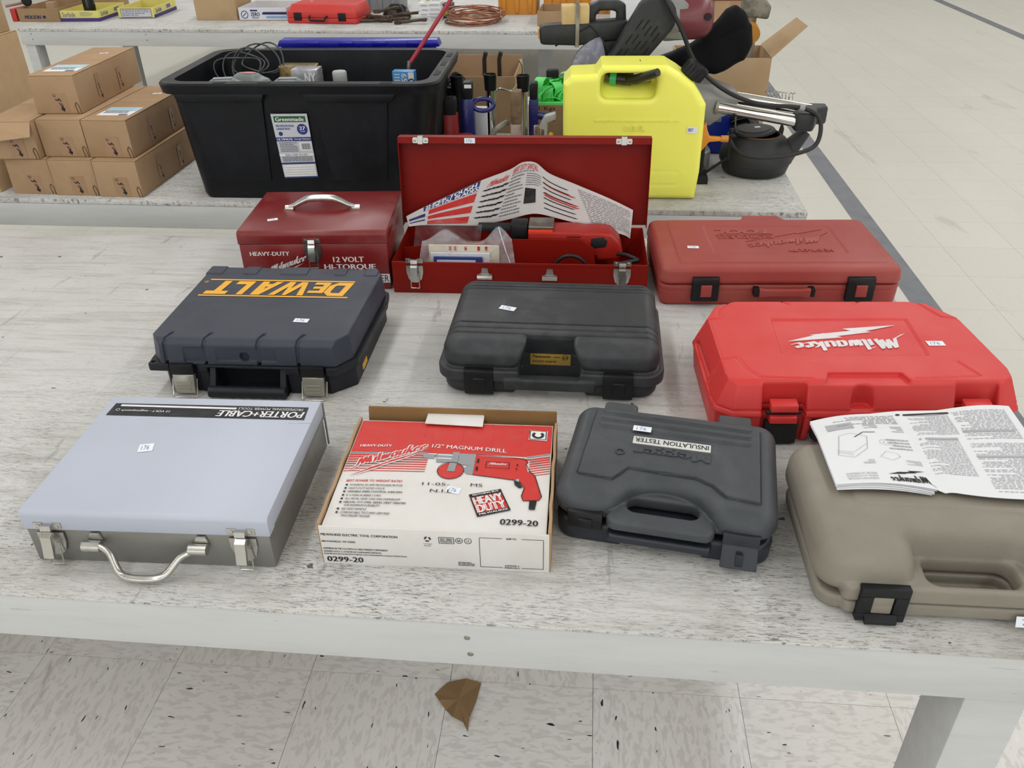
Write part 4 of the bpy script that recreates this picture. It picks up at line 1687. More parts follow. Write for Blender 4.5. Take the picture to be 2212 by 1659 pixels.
def cordless_case():
    t = thing('tool_case', 'faded red plastic cordless tool case with embossed lettering and black latches', 'tool case', (.303, 1.560, TZ), -2.4)
    m = pm('faded_red_plastic', (158, 62, 56), .55, alt=(146, 52, 47), var=.6, vs_=4, grain=.2, gs=800, dust=(166, 92, 82), dust_amt=.5, dust_scale=3)
    h = .0022
    (x, y, z), o = sgrid((0, -.005, .04), (.505, .31, .09), h)
    F = ex(rr2(x, y, .004, .002, .500, .288, .024) + .18 * (z - .05), z, .048, .0825, .009)
    F = emboss(F, np.maximum(rr2(x, y, .048, .034, .474, .273, .006), .08 - z), .0022)
    F = np.maximum(F, -ex(rr2(x, y, .126, .076, .405, .233, .008), z, .0832, .1, 0))
    F = np.minimum(F, ex(pl2(x, y, [(.215, .27), (.230, .304), (.308, .304), (.325, .27)]), z, .06, .083, .004))
    sdf_part('lid', F, o, h, m, t, 50)
    (x, y, z), o = sgrid((0, -.005, 0), (.505, .29, .05), h)
    B = ex(rr2(x, y, .006, .004, .498, .284, .022) + .05 * (.05 - z), z, .0005, .0465, .006)
    B = groove(B, np.abs(z - .034) - .0012, .0015)
    sdf_part('case_base', B, o, h, m, t, 50)
    for a, b in ((.071, .126), (.385, .441)):
        tray_latch(t, a, b, .012, .064, .002, BLK, m, 'black latch with red centre button')
    k = MB()
    k.prism([(.206, .046), (.222, .044), (.290, .044), (.310, .046), (.309, .027), (.285, .030), (.230, .030), (.207, .027)], 'y', -.016, -.004)
    hd = k.build('handle', m, t, bevel=.002)
    for a in (.196, .308):
        k = MB()
        k.box(a, -.012, .027, a + .012, .006, .045)
        k.build('handle_mount', BLK, hd, bevel=.002)
    p = Print(on_top(.0832), -.0008, .0022)
    p.text('TOOL', DN(.147, .188, .272, .213), .05, .2)
    p.rect(.146, .1815, .272, .1840)
    p.text('CORDLESS', DN(.148, .163, .272, .178), .04)
    p.text('HEAVY-DUTY', DN(.283, .090, .378, .103), .03)
    Q = [(.394, .196), (.203, .136), (.199, .104), (.380, .142)]
    for q in script_logo():
        p.poly([bil(Q, a, b) for a, b in q])
    p.line([(.385, .214), (.325, .190), (.328, .196), (.265, .170), (.268, .176), (.205, .146)], .0025)
    p.build('embossed_lettering', m, t, 'embossed lettering and wordmark')
    price_tag(t, on_top(.0848), .086, .112, .024, .013, -3, '176')


def megger_case():
    t = thing('meter_case', 'dark grey meter case with white label turned askew on the table', 'tool case', (.042, .867, TZ), -14.3)
    t.scale = (.975, 1, 1)
    m = pm('slate_plastic', (66, 69, 73), .5, spec=.4, alt=(59, 62, 66), var=.5, grain=.3, gs=650, dust=(104, 108, 112), dust_amt=.22, dust_scale=9)
    mb_ = pm('navy_black_plastic', (38, 41, 50), .45, alt=(32, 34, 42), grain=.15)
    h = .0016
    (x, y, z), o = sgrid((0, -.02, .03), (.318, .245, .09), h)
    F = ex(rr2(x, y, .008, .000, .312, .230, .030) + .05 * (z - .04), z, .040, .082, .020)
    sc = np.sqrt(((x - .160) / .066) ** 2 + ((y + .004) / .058) ** 2) - 1
    F = smax(F, -np.maximum(sc * .045, .060 - z), .022)
    F = np.minimum(F, ex(rr2(x, y, .085, -.014, .230, .060, .014), z, .042, .060, .006))
    F = smax(F, -ex(rr2(x, y, .110, .013, .208, .042, .013), z, 0, .2, 0), .006)
    pan = pl2(x, y, [(.040, .208), (.284, .203), (.285, .035), (.241, .040), (.222, .060), (.197, .072), (.104, .075), (.084, .046), (.036, .049)])
    F = groove(F, np.maximum(np.abs(pan) - .0018, .068 - z), .0016)
    F = emboss(F, np.maximum(pan, .068 - z), .0036)
    for yy in (.198, .181, .164):
        F = emboss(F, np.maximum(seg2(x, y, [(.052, yy + .003), (.270, yy - .003)], .0075), .07 - z), .0030)
    F = emboss(F, np.maximum(np.abs(rr2(x, y, .098, .124, .220, .150, .002)) - .0014, .07 - z), .0014)
    for a, b in ((.048, .100), (.224, .274)):
        F = np.minimum(F, ex(rr2(x, y, a, .20, b, .240, .006), z, .055, .080, .005))
    for a, b in ((.030, .082), (.238, .290)):
        F = np.maximum(F, -ex(rr2(x, z, a, .02, b, .056, .002), y, -.05, .004, 0))
    sdf_part('lid', F, o, h, m, t, 60)
    (x, y, z), o = sgrid((0, -.02, 0), (.318, .245, .042), h)
    B = ex(rr2(x, y, .012, .002, .308, .226, .028) - .06 * (z - .03), z, .0005, .036, .007)
    B = smax(B, -ex(rr2(x, z, .106, -.05, .216, .017, .008), y, -.05, .060, .004), .004)
    B = np.minimum(B, ex(rr2(x, y, .088, -.012, .228, .03, .006), z, .020, .034, .004))
    sdf_part('case_base', B, o, h, mb_, t, 60)
    tray_latch(t, .032, .080, .030, .058, .000, BLK)
    k = MB()
    k.prism([(.006, .058), (-.004, .058), (-.004, .040), (-.020, .014), (-.017, .012), (.002, .036)], 'x', .241, .289)
    la = k.build('latch', mb_, t, bevel=.0012, label='open latch flap')
    k = MB()
    k.box(.260, -.018, .016, .270, -.013, .036, Matrix.Identity(4))
    k.build('latch_button', mb_, la, bevel=.001)
    k = MB()
    k.box(.103, .1285, .0850, .2155, .1460, .0866)
    k.build('label_plate', pm('label_white', (214, 214, 210), .5), t, bevel=.0003, label='white label plate')
    p = Print(on_top(.0866))
    p.text('INSULATION TESTER', DN(.106, .1325, .2125, .1425), .012)
    p.build('label_lettering', INK_K, t)
    p = Print(on_top(.0860), -.0012, .0024)
    p.text('Megger', DN(.106, .103, .216, .124), .05)
    p.ring(.088, .104, .006, .002)
    p.build('embossed_lettering', m, t)
    price_tag(t, on_top(.0890), .1135, .1615, .027, .013, -1, '176')


def grey_case():
    t = thing('tool_case', 'taupe grey plastic case with paper manual on its lid at the front right corner', 'tool case', (.360, .724, TZ), -5.5)
    m = pm('taupe_plastic', (138, 131, 119), .52, alt=(128, 121, 109), var=.5, grain=.35, gs=550, dust=(156, 150, 138), dust_amt=.3, dust_scale=7)
    h = .0018
    W = .385
    (x, y, z), o = sgrid((-.005, -.015, .018), (W + .005, .245, .108), h)
    F = ex(rr2(x, y, .004, .000, W - .004, .236, .034) + .07 * (z - .05), z, .028, .103, .030)
    scoop = rr2(x, y, .122, -.10, .262, .050, .022)
    F = smax(F, -np.maximum(scoop - .22 * (z - .06), .056 - z), .026)
    F = smin(F, ex(rr2(x, y, .036, -.006, W - .036, .07, .008), z, .028, .054, .005), .004)
    F = smax(F, -ex(rr2(x, y, .138, .006, .246, .050, .014), z, 0, .2, 0), .010)
    F = emboss(F, np.maximum(rr2(x, y, .064, .088, W - .064, .205, .012), .09 - z), .0022)
    sdf_part('lid', F, o, h, m, t, 60)
    (x, y, z), o = sgrid((-.005, -.015, 0), (W + .005, .245, .03), h)
    B = ex(rr2(x, y, .010, .004, W - .010, .230, .030) - .15 * (z - .02), z, .0005, .0255, .007)
    B = smin(B, ex(rr2(x, y, .040, -.004, W - .040, .05, .008), z, .006, .0255, .004), .004)
    B = smax(B, -ex(rr2(x, y, .138, .006, .246, .050, .014), z, .010, .2, 0), .004)
    sdf_part('case_base', B, o, h, m, t, 60)
    for a in (.054, W - .112):
        k = MB()
        z0, z1, y = .0035, .057, -.006
        w = .058
        for q0, q1, c0, c1 in ((0, w, z1 - .014, z1), (0, w, z0, z0 + .012), (0, .016, z0 + .012, z1 - .014), (w - .016, w, z0 + .012, z1 - .014)):
            k.prism([(y + .004, c0), (y - .007, c0), (y - .007, c1), (y + .004, c1)], 'x', a + q0, a + q1)
        k.prism([(y - .004, z0 + .002), (y - .012, z0 - .001), (y - .014, z0 + .004), (y - .006, z0 + .012)], 'x', a + .010, a + w - .010)
        la = k.build('latch', BLK, t, bevel=.0012, label='black latch frame')
        for q0, q1 in ((.018, .029), (.0305, .042)):
            k = MB()
            k.box(a + .017, -.011, q0 - .003, a + .041, -.002, q1)
            k.build('latch_button', m, la, bevel=.0015)
    fr = lambda u, v, k: (u, -.010 - k - .4 * (.016 - v), v)
    price_tag(t, fr, .258, .014, .034, .013, 0, '76')


def manual():
    t = thing('paper_manual', 'white folded instruction manual lying on the taupe grey case', 'manual', (.358, .724, TZ), -5.5)
    x0, x1, y0, y1 = .043, .330, .112, .288

    def at(u, v, k=0.0):
        bx = x0 + (x1 - x0) * u + .012 * (v - .5) * (u - .1)
        by = y0 + (y1 - y0) * v - .010 * u * (1 - v) + .026 * u * v - .028 * (1 - u) * v * (1 - min(1, u * 2.2)) + .006 * math.sin(u * 6) * (1 - v)
        crease = abs(((u - .475) / .02))
        z = .1085 + .0035 * math.exp(-((u - .30) / .25) ** 2) + .004 * math.sin(u * 8.5 + .5) * (.4 + .6 * v) - .010 * max(0, v - .7) / .3 * (.6 + .4 * math.sin(u * 5)) \
            - .0035 * math.exp(-crease ** 2)
        z += .004
        return (bx, by, max(z, .1060) + k)
    top = MB()
    top.grid(lambda a, b: at(a, b), 48, 26)
    top.grid(lambda a, b: at(1 - a, b, -.0005), 48, 26)
    top.build('top_sheet', PAPER, t, smooth=60, recalc=False)
    for i in range(4):
        pg = MB()
        s = .0009 * (i + 1)
        e = .44 - .008 * i

        def pp(a, b, kk):
            p = at(a * e, b)
            return (p[0] - .0012 * (i % 2) + .0005 * i, p[1] - .0016 * (i + 1) + .001 * math.sin(3 * a + i), max(.1050, p[2] - s * (1.0 + .5 * a)) + kk)
        pg.grid(lambda a, b: pp(a, b, 0), 16, 8)
        pg.grid(lambda a, b: pp(1 - a, b, -.0004), 16, 8)
        pg.build('page', PAPER, t, smooth=60, recalc=False)
    f = lambda u, v, k: at(u, v, k)
    p = Print(f, .0006)
    Q = [(.450, .020), (.248, .012), (.243, .105), (.440, .135)]
    for q in script_logo():
        p.poly([bil(Q, a, b) for a, b in q])
    for pg in BOLT:
        p.poly([bil([(.425, .185), (.25, .185), (.25, .115), (.425, .115)], xx, yy) for xx, yy in pg])
    p.line([(.165, .60), (.215, .66), (.275, .655)], .006)
    p.disc(.445, .945, .012, 12)
    p.poly([(.47, .93), (.69, .93), (.69, .95), (.47, .95)])
    p.build('black_print', INK_K, t)
    p = Print(f, .0006)
    for i, s in enumerate(('OPERATOR\'S MANUAL', 'MANUEL de L\'UTILISATEUR', 'MANUAL del OPERADOR')):
        p.text(s, DN(.06, .045 + .032 * i, .20, .068 + .032 * i), .01)
    p.lines_of_text(DN(.10, .80, .42, .955), 6, 11, .5)
    p.poly([(.055, .735), (.185, .735), (.185, .845), (.055, .845)])
    for a, b, c, d in ((.23, .72, .30, .80), (.36, .66, .42, .76), (.31, .43, .42, .58), (.16, .24, .215, .30), (.36, .25, .43, .31)):
        p.lines_of_text(DN(a, b, c, d), 4, int(a * 100), .55)
    p.lines_of_text(DN(.485, .66, .68, .92), 17, 21, .48)
    p.lines_of_text(DN(.475, .20, .66, .62), 24, 22, .48)
    p.lines_of_text(DN(.70, .60, .96, .95), 20, 23, .48)
    p.lines_of_text(DN(.70, .04, .98, .56), 32, 24, .48)
    p.rect(.485, .60, .66, .62, 4)
    p.rect(.70, .68, .94, .70, 5)
    p.rect(.70, .40, .96, .42, 5)
    p.build('grey_print', ink('faint_print', (178, 177, 182)), t)
    p = Print(f, .0007)
    B = [(.06, .38), (.13, .33), (.205, .44), (.225, .60), (.15, .66), (.095, .64), (.06, .38)]
    p.line(B, .0025)
    p.line([(.06, .45), (.135, .40), (.21, .50)], .002)
    for i in range(9):
        p.line([(.065 + .0075 * i, .44 - .006 * i), (.068 + .0075 * i, .40 - .006 * i)], .0012)
    p.ring(.315, .52, .04, .002, 0, 360, 14)
    p.ring(.315, .52, .022, .002, 0, 360, 12)
    p.line([(.25, .33), (.30, .29), (.345, .34), (.335, .38), (.285, .40), (.25, .33)], .002)
    p.build('line_drawing', INK_LG, t)


dewalt_case()
panasonic_case()
red_case()
cordless_case()
megger_case()
grey_case()
manual()

# ================================================================== things on the middle table
TOTE = pm('tote_black', (12, 14, 19), .45, spec=.25, alt=(18, 20, 25), var=.5, grain=.12, gs=500, dust=(40, 42, 48), dust_amt=.25, dust_scale=14)


def tote():
    t = thing('storage_tote', 'large black plastic storage tote with white label', 'storage tote', (-.922, 2.262, TZ), -4.8)

    def loop(x0, y0, x1, y1, r, z):
        return [(a, b, z) for a, b in rrect(x0, y0, x1, y1, r, 6)]
    W, D, H = .750, .470, .315
    mb = MB()
    mb.loft([loop(.066, .026, .684, .40, .03, .0005), loop(.060, .022, .690, .405, .035, .012), loop(.026, .018, .724, .446, .05, .286),
             loop(.004, .000, .746, .466, .055, .288), loop(.000, -.004, .750, .470, .058, .310), loop(.004, .000, .746, .466, .056, .315),
             loop(.034, .028, .716, .440, .045, .315), loop(.036, .030, .714, .438, .045, .296), loop(.072, .034, .678, .392, .03, .006)])
    mb.build('tub', TOTE, t, smooth=45)

    def wall(u, v, k):
        return (u, .0245 - .0105 * (v / .286) - .001 - k, v)
    for pts in ([(.070, .276), (.283, .284), (.268, .052), (.111, .052)], [(.418, .276), (.615, .284), (.593, .055), (.442, .055)]):
        p = Print(wall, .0003, .0028)
        p.poly([pts[3], pts[2], pts[1], pts[0]])
        p.build('pressed_panel', TOTE, t)
    sk = MB()
    sk.prism([(.060, .268), (.285, .268), (.293, .290), (.050, .290)], 'y', -.002, .016)
    sk.prism([(.405, .268), (.625, .268), (.640, .290), (.395, .290)], 'y', -.002, .016)
    sk.build('rim_skirt', TOTE, t, bevel=.002)
    for x in (.16, .28, .60):
        k = MB()
        k.box(x, .006, .3145, x + .03, .022, .3160)
        k.build('rim_slot', BLKM, t)
    for y in (.10, .22, .34):
        k = MB()
        k.box(.724, y, .3145, .738, y + .05, .3160)
        k.build('rim_slot', BLKM, t)
    Q = [(.308, .060), (.401, .064), (.397, .237), (.299, .236)]
    p = Print(wall, .0032, .0004)
    p.poly(Q)
    lb = p.build('product_label', pm('label_silver', (196, 198, 206), .45), t, 'silver and white product label')
    b = lambda a, c: bil(Q, a, c)
    q = lambda a0, c0, a1, c1: [b(a0, c0), b(a1, c0), b(a1, c1), b(a0, c1)]
    p = Print(wall, .0040)
    p.poly(q(.06, .875, .94, .965))
    p.build('green_band', ink('label_green', (38, 92, 44)), lb)
    p = Print(wall, .0040)
    p.poly(q(0, .585, 1, .645))
    p.poly(q(0, .225, 1, .252))
    p.poly(q(0, .0, 1, .022))
    p.disc(*b(.80, .765), .0145, 18)
    p.disc(*b(.17, .700), .0058, 12)
    p.text('PROFESSIONAL', q(.08, .805, .60, .835), .03)
    p.text('GRADE BOX', q(.08, .760, .47, .790), .03)
    p.build('blue_print', INK_B, lb)
    p = Print(wall, .0046)
    p.text('Greenmade', q(.10, .89, .89, .95), .03)
    p.text('27', q(.72, .755, .89, .81), .04)
    p.text('GALLON', q(.74, .725, .87, .740), .02)
    p.text('ULTIMATE', q(.03, .600, .48, .632), .04)
    p.text('Storage Solution', q(.52, .600, .97, .632), .02)
    p.poly(q(.64, .435, .98, .565))
    p.poly(q(.0, .355, 1, .390))
    p.poly(q(.03, .03, .97, .215))
    p.build('white_print', INK_W, lb)
    p = Print(wall, .0052)
    for i in range(11):
        a = .69 + .024 * i
        p.poly(q(a, .455, a + (.016 if i % 3 else .009), .55))
    p.text('BUILT TUFF TO LAST', q(.18, .360, .83, .385), .03)
    p.lines_of_text(q(.07, .415, .58, .570), 6, 31, .55)
    p.lines_of_text(q(.07, .265, .95, .345), 4, 32, .6)
    for i in range(4):
        p.poly(q(.05, .06 + .038 * i, .95, .063 + .038 * i))
    p.build('grey_print', INK_G, lb)


def tote_xy(u, v):
    c, s = math.cos(R(-4.8)), math.sin(R(-4.8))
    return (-.922 + u * c - v * s, 2.262 + u * s + v * c)


def tote_contents():
    gg = pm('grey_green_plastic', (112, 122, 120), .42, alt=(96, 106, 104))

    def at(name, label, cat, u, v, group=None, yaw=0):
        x, y = tote_xy(u, v)
        return thing(name, label, cat, (x, y, TZ + .0065), -4.8 + yaw, group)
    # paper sack filling the bottom so that things rest high in the tote
    t = at('packing_box', 'dark cardboard box under the loose things in the black tote', 'box', .10, .055)
    mb = MB()
    mb.box(0, 0, 0, .285, .21, .225)
    mb.box(.29, .0, 0, .46, .21, .15)
    mb.build('box_body', pm('dark_card', (58, 52, 46), .8), t, bevel=.003)
    for i, (u, v, yw, lab) in enumerate(((.150, .115, 12, 'grey-green handset with pale cover at the tote left end'),
                                         (.195, .180, -8, 'grey-green handset with oval red badge inside the tote'),
                                         (.330, .115, 4, 'upright grey-green handset beside the silver box in the tote'))):
        t = at('handset', lab, 'handset', u, v, 'handsets heaped in the tote', yw)
        t.location.z += .2255
        (x, y, z), o = sgrid((-.07, -.035, 0), (.07, .035, .075), .003)
        F = smin(ex(rr2(x, y, -.062, -.028, .062, .028, .026), z, .0005, .06, .018), ex(rr2(x, y, -.04, -.02, .03, .02, .018), z, .03, .072, .015), .02)
        sdf_part('shell', F, o, .003, gg, t, 60)
        p = Print(on_top(.0725))
        if i == 1:
            p.poly([(.022 * math.cos(2 * math.pi * k / 18), .012 * math.sin(2 * math.pi * k / 18)) for k in range(18)])
            p.build('oval_badge', pm('badge_pink', (204, 120, 122), .4), t)
        else:
            p.rect(-.03, -.012, .02, .012)
            p.build('cover_plate', pm('pale_cover', (150, 158, 158), .4), t)
    t = at('cable_coil', 'loose coil of thin grey cable sticking out of the tote', 'cable', .140, .275)
    for k in range(5):
        mb = MB()
        pts = []
        rx, ry = .070 - .008 * (k % 3), .065 + .012 * (k % 2)
        n = 26
        for i in range(n):
            a = 2 * math.pi * i / n
            pts.append((.015 * k + rx * math.cos(a) - .02, .02 + .012 * k + ry * math.sin(a) * .5, .284 + .004 * k + .034 * math.sin(a) + .010 * math.cos(2 * a + k)))
        mb.tube(pts, .0024, 6, closed=True)
        mb.build('cable_loop', pm('grey_cable', (62, 64, 66), .4), t, smooth=60)
    t = at('silver_carton', 'small silver box printed with two large letters in the tote', 'box', .305, .205)
    mb = MB()
    mb.box(0, 0, .2255, .075, .055, .300)
    mb.build('carton_body', pm('silver_card', (178, 178, 182), .3, .4, alt=(120, 120, 126), var=.8, vs_=40), t, bevel=.001)
    p = Print(on_front(0), .0006)
    p.text('NY', UP(.038, .264, .070, .292), .04)
    p.build('letters', INK_W, t)
    t = at('gilt_tin', 'gold patterned tin lid behind the handsets in the tote', 'tin', .285, .345)
    mb = MB()
    mb.prism(rrect(-.055, -.03, .055, .03, .012, 4), 'z', 0.0, .286)
    mb.build('tin_body', pm('gilt', (150, 128, 82), .35, .6, alt=(70, 60, 40), var=.9, vs_=60), t, bevel=.003)
    t = at('bottle', 'clear plastic bottle with grey cap standing in the tote', 'bottle', .435, .235)
    mb = MB()
    mb.lathe([(.024, .1505), (.026, .155), (.026, .235), (.019, .262), (.0165, .266)], n=20)
    mb.build('bottle_body', m_clear('bottle_clear', (190, 196, 200), .35, .15), t, smooth=50)
    mb = MB()
    mb.lathe([(.019, .262), (.020, .264), (.020, .288), (.018, .291), (.0005, .291)], n=20)
    mb.build('cap', pm('cap_grey', (172, 174, 174), .45), t, smooth=40)
    t = at('blue_carton', 'blue and white packet with number 65 at the tote right end', 'packet', .585, .235, yaw=-4)
    mb = MB()
    mb.box(0, 0, 0.0, .062, .03, .290)
    mb.build('packet_body', pm('packet_blue', (62, 138, 196), .4), t, bevel=.001)
    p = Print(on_front(0), .0006)
    p.rect(.046, .235, .062, .288)
    p.text('65', [(.026, .284), (.026, .262), (.042, .262), (.042, .284)], .03)
    p.lines_of_text(UP(.006, .245, .022, .284), 5, 41, .5)
    p.build('white_print', INK_W, t)
    p = Print(on_front(0), .0009)
    p.ring(.054, .262, .008, .004)
    p.build('dark_print', INK_B, t)
    x, y = tote_xy(.640, .300)
    t = thing('red_pole', 'thin red metal pole leaning out of the tote at its right end', 'pole', (x, y, TZ + .0065), 0)
    mb = MB()
    a = Vector((0, 0, 0))
    b = Vector((.135, .10, .176)) * 3.0
    st = Vector((-.055, -.0, 0.004))
    mb.tube([st, Vector((-.02, .03, .29)), Vector((.250, .09, .640))], .0062, 10)
    o = mb.build('pole_shaft', pm('pole_red', (168, 44, 62), .35), t, smooth=50)
    mb = MB()
    mb.tube([Vector((-.0215, .029, .280)), Vector((-.0185, .0305, .298))], .0072, 10)
    mb.build('collar', DSTEEL, t, smooth=40)


def blue_lid():
    t = thing('blue_crate', 'bright blue plastic crate lid standing behind the black tote', 'crate', (-.72, 2.85, TZ), -5)
    bl = pm('royal_blue_plastic', (18, 22, 160), .3, spec=.6)
    mb = MB()
    mb.box(0, 0, 0, .50, .03, .300)
    mb.build('panel', bl, t, bevel=.003)
    mb = MB()
    mb.prism([(-.010, .296), (.515, .296), (.508, .316), (0, .316)], 'y', -.010, .045)
    mb.build('rim', bl, t, bevel=.003)
    for x in (.08, .19, .30, .41):
        k = MB()
        k.box(x, -.013, .300, x + .05, .0, .312)
        k.build('rib', bl, t, bevel=.002)


def carton(name, label, x, y, z, yaw, w, d, h, mat=None, tag_top=True, seed=0, group='shipping cartons stacked on the middle table', marks=True, flap=False):
    t = thing(name, label, 'carton', (x, y, TZ + z), yaw, group)
    rnd = random.Random(seed)
    mat = mat or M_CARD
    mb = MB()
    j = lambda: rnd.uniform(-.0015, .0015)
    vs_ = [(0, 0, .0003), (w, 0, .0003), (w, d, .0003), (0, d, .0003), (j(), j(), h - .003), (w + j(), j(), h - .003), (w, d, h - .003), (0, d, h - .003)]
    mb.add(vs_, [(0, 3, 2, 1), (4, 5, 6, 7), (0, 1, 5, 4), (1, 2, 6, 5), (2, 3, 7, 6), (3, 0, 4, 7)])
    mb.build('carton_body', mat, t, bevel=.002)
    for k in range(2):
        f = MB()
        x0, x1 = (.0005, w / 2 - .0008) if k == 0 else (w / 2 + .0008, w - .0005)
        f.box(.0005, .001 + (d / 2 + .0004) * k, h - .0028, w - .0005, d / 2 - .0004 + (d / 2 - .001) * k, h - .0004)
        f.build('top_flap', mat, t, bevel=.0008)
    if flap:
        f = MB()
        f.add([(0, .002, h - .002), (w, .002, h - .002), (w + .006, -.03, h - .035), (.0, -.028, h - .05), (0, .004, h), (w, .004, h), (w + .006, -.028, h - .033), (0, -.026, h - .048)],
              [(0, 1, 2, 3), (4, 7, 6, 5), (0, 4, 5, 1), (1, 5, 6, 2), (2, 6, 7, 3), (3, 7, 4, 0)])
        f.build('torn_flap', mat, t)
    if marks:
        dk = pm('slot_dark', (74, 50, 34), .8)
        s = Print(on_front(0), .0008)
        s.line([(w - .010, .000), (w - .014, .022), (w - .011, .030), (w - .008, .030), (w - .004, .022), (w - .002, .000)], .0022)
        s.build('hand_slot', dk, t)
        tp = Print(on_front(0), .0006)
        tp.rect(w * .40, .004, w * .74, h * .55)
        tp.build('tape_patch', pm('clear_tape', (164, 130, 98), .4), t)
        p = Print(on_front(0), .0010)
        cx = w * .58
        p.ring(cx - .012, .050, .0035, .0012, 0, 360, 8)
        p.line([(cx - .012, .040), (cx - .004, .036), (cx - .002, .042), (cx + .004, .034)], .003)
        p.line([(cx - .003, .030), (cx + .002, .022)], .0028)
        p.line([(cx + .003, .030), (cx + .006, .022)], .0016)
        p.poly([(cx - .004, .014), (cx + .010, .016), (cx + .006, .006)])
        p.rect(cx, .014, cx + .006, .022)
        p.build('stamped_mark', INK_K, t)
        rs = lambda u, v, k: (w + k + .0012, u, v)
        p = Print(rs, .0006)
        p.rect(d * .28, h * .18, d * .34, h * .80)
        p.build('side_tape', pm('clear_tape', (176, 140, 108), .35), t)
        p = Print(rs, .0006)
        p.rect(d * .62, h * .10, d * .68, h * .70)
        p.build('side_tape', pm('clear_tape', (176, 140, 108), .35), t)
        p = Print(rs, .0010)
        for q in (.305, .645):
            cx = d * q
            p.line([(cx, h * .55), (cx + .006, h * .45), (cx + .002, h * .38)], .003)
            p.line([(cx + .004, h * .34), (cx + .008, h * .26)], .0025)
            p.poly([(cx + .002, h * .22), (cx + .014, h * .24), (cx + .010, h * .12)])
        p.build('side_mark', INK_K, t)
    if tag_top:
        T = on_top(h - .0002)
        p = Print(T, .0006)
        p.rect(.022, .045, w - .012, .135)
        lb = p.build('address_label', PAPER, t, 'white address label')
        p = Print(T, .0010)
        p.rect(.024, .095, w - .014, .133)
        p.build('blue_field', pm('label_sky', (176, 208, 222), .5), lb)
        p = Print(T, .0013)
        p.rect(.024, .092, w - .03, .0945)
        p.rect(w - .045, .048, w - .02, .060)
        p.lines_of_text(UP(.03, .066, w - .03, .088), 3, 9, .5)
        p.build('label_print', INK_G, lb)
        price_tag(t, T, w * .62, .30, .026, .014, 15, '176')
    return t


def cartons():
    L = [('lower carton nearest the black tote, right end of the bottom row', -1.160, 2.306, 0, -6, 0, False, False),
         ('middle carton in the bottom row of the carton stack', -1.2915, 2.326, 0, -6, 1, False, False),
         ('left carton in the bottom row with a pale box beside it', -1.423, 2.346, 0, -6, 2, False, False),
         ('carton with white address label in the second row beside the black tote', -1.170, 2.335, .1043, -6, 3, True, False),
         ('middle carton in the second row under the topmost carton', -1.3015, 2.350, .1043, -6, 4, False, False),
         ('carton with torn front flap at the left of the second row', -1.436, 2.332, .1043, -1.5, 5, False, True),
         ('topmost carton with white address label, alone on the third row', -1.318, 2.405, .2086, -3.0, 6, True, False)]
    for lab, x, y, z, yw, sd, tg, fl in L:
        carton('shipping_carton', 'brown ' + lab, x, y, z, yw, .1295, .40, .104, None, tg, sd, flap=fl)
    carton('shipping_carton', 'plain pale box on the table at the left end of the carton rows', -1.600, 2.380, 0, -9, .135, .38, .104, M_CARD2, False, 8, marks=False)
    t = carton('tall_carton', 'tall plain pale carton behind the stack at the left frame edge', -2.07, 2.82, 0, -6, .37, .30, .325, M_CARD2, False, 9, 'tall plain cartons at the left edge', marks=False)
    k = MB()
    k.box(.0, -.0012, .280, .3702, .002, .2875)
    k.build('open_seam', pm('seam_dark', (50, 34, 22), .9), t)
    carton('tall_carton', 'upper plain carton standing on the tall pale one at the left edge', -2.09, 2.86, .3252, -6, .38, .25, .22, M_CARD2, False, 10, 'tall plain cartons at the left edge', marks=False)


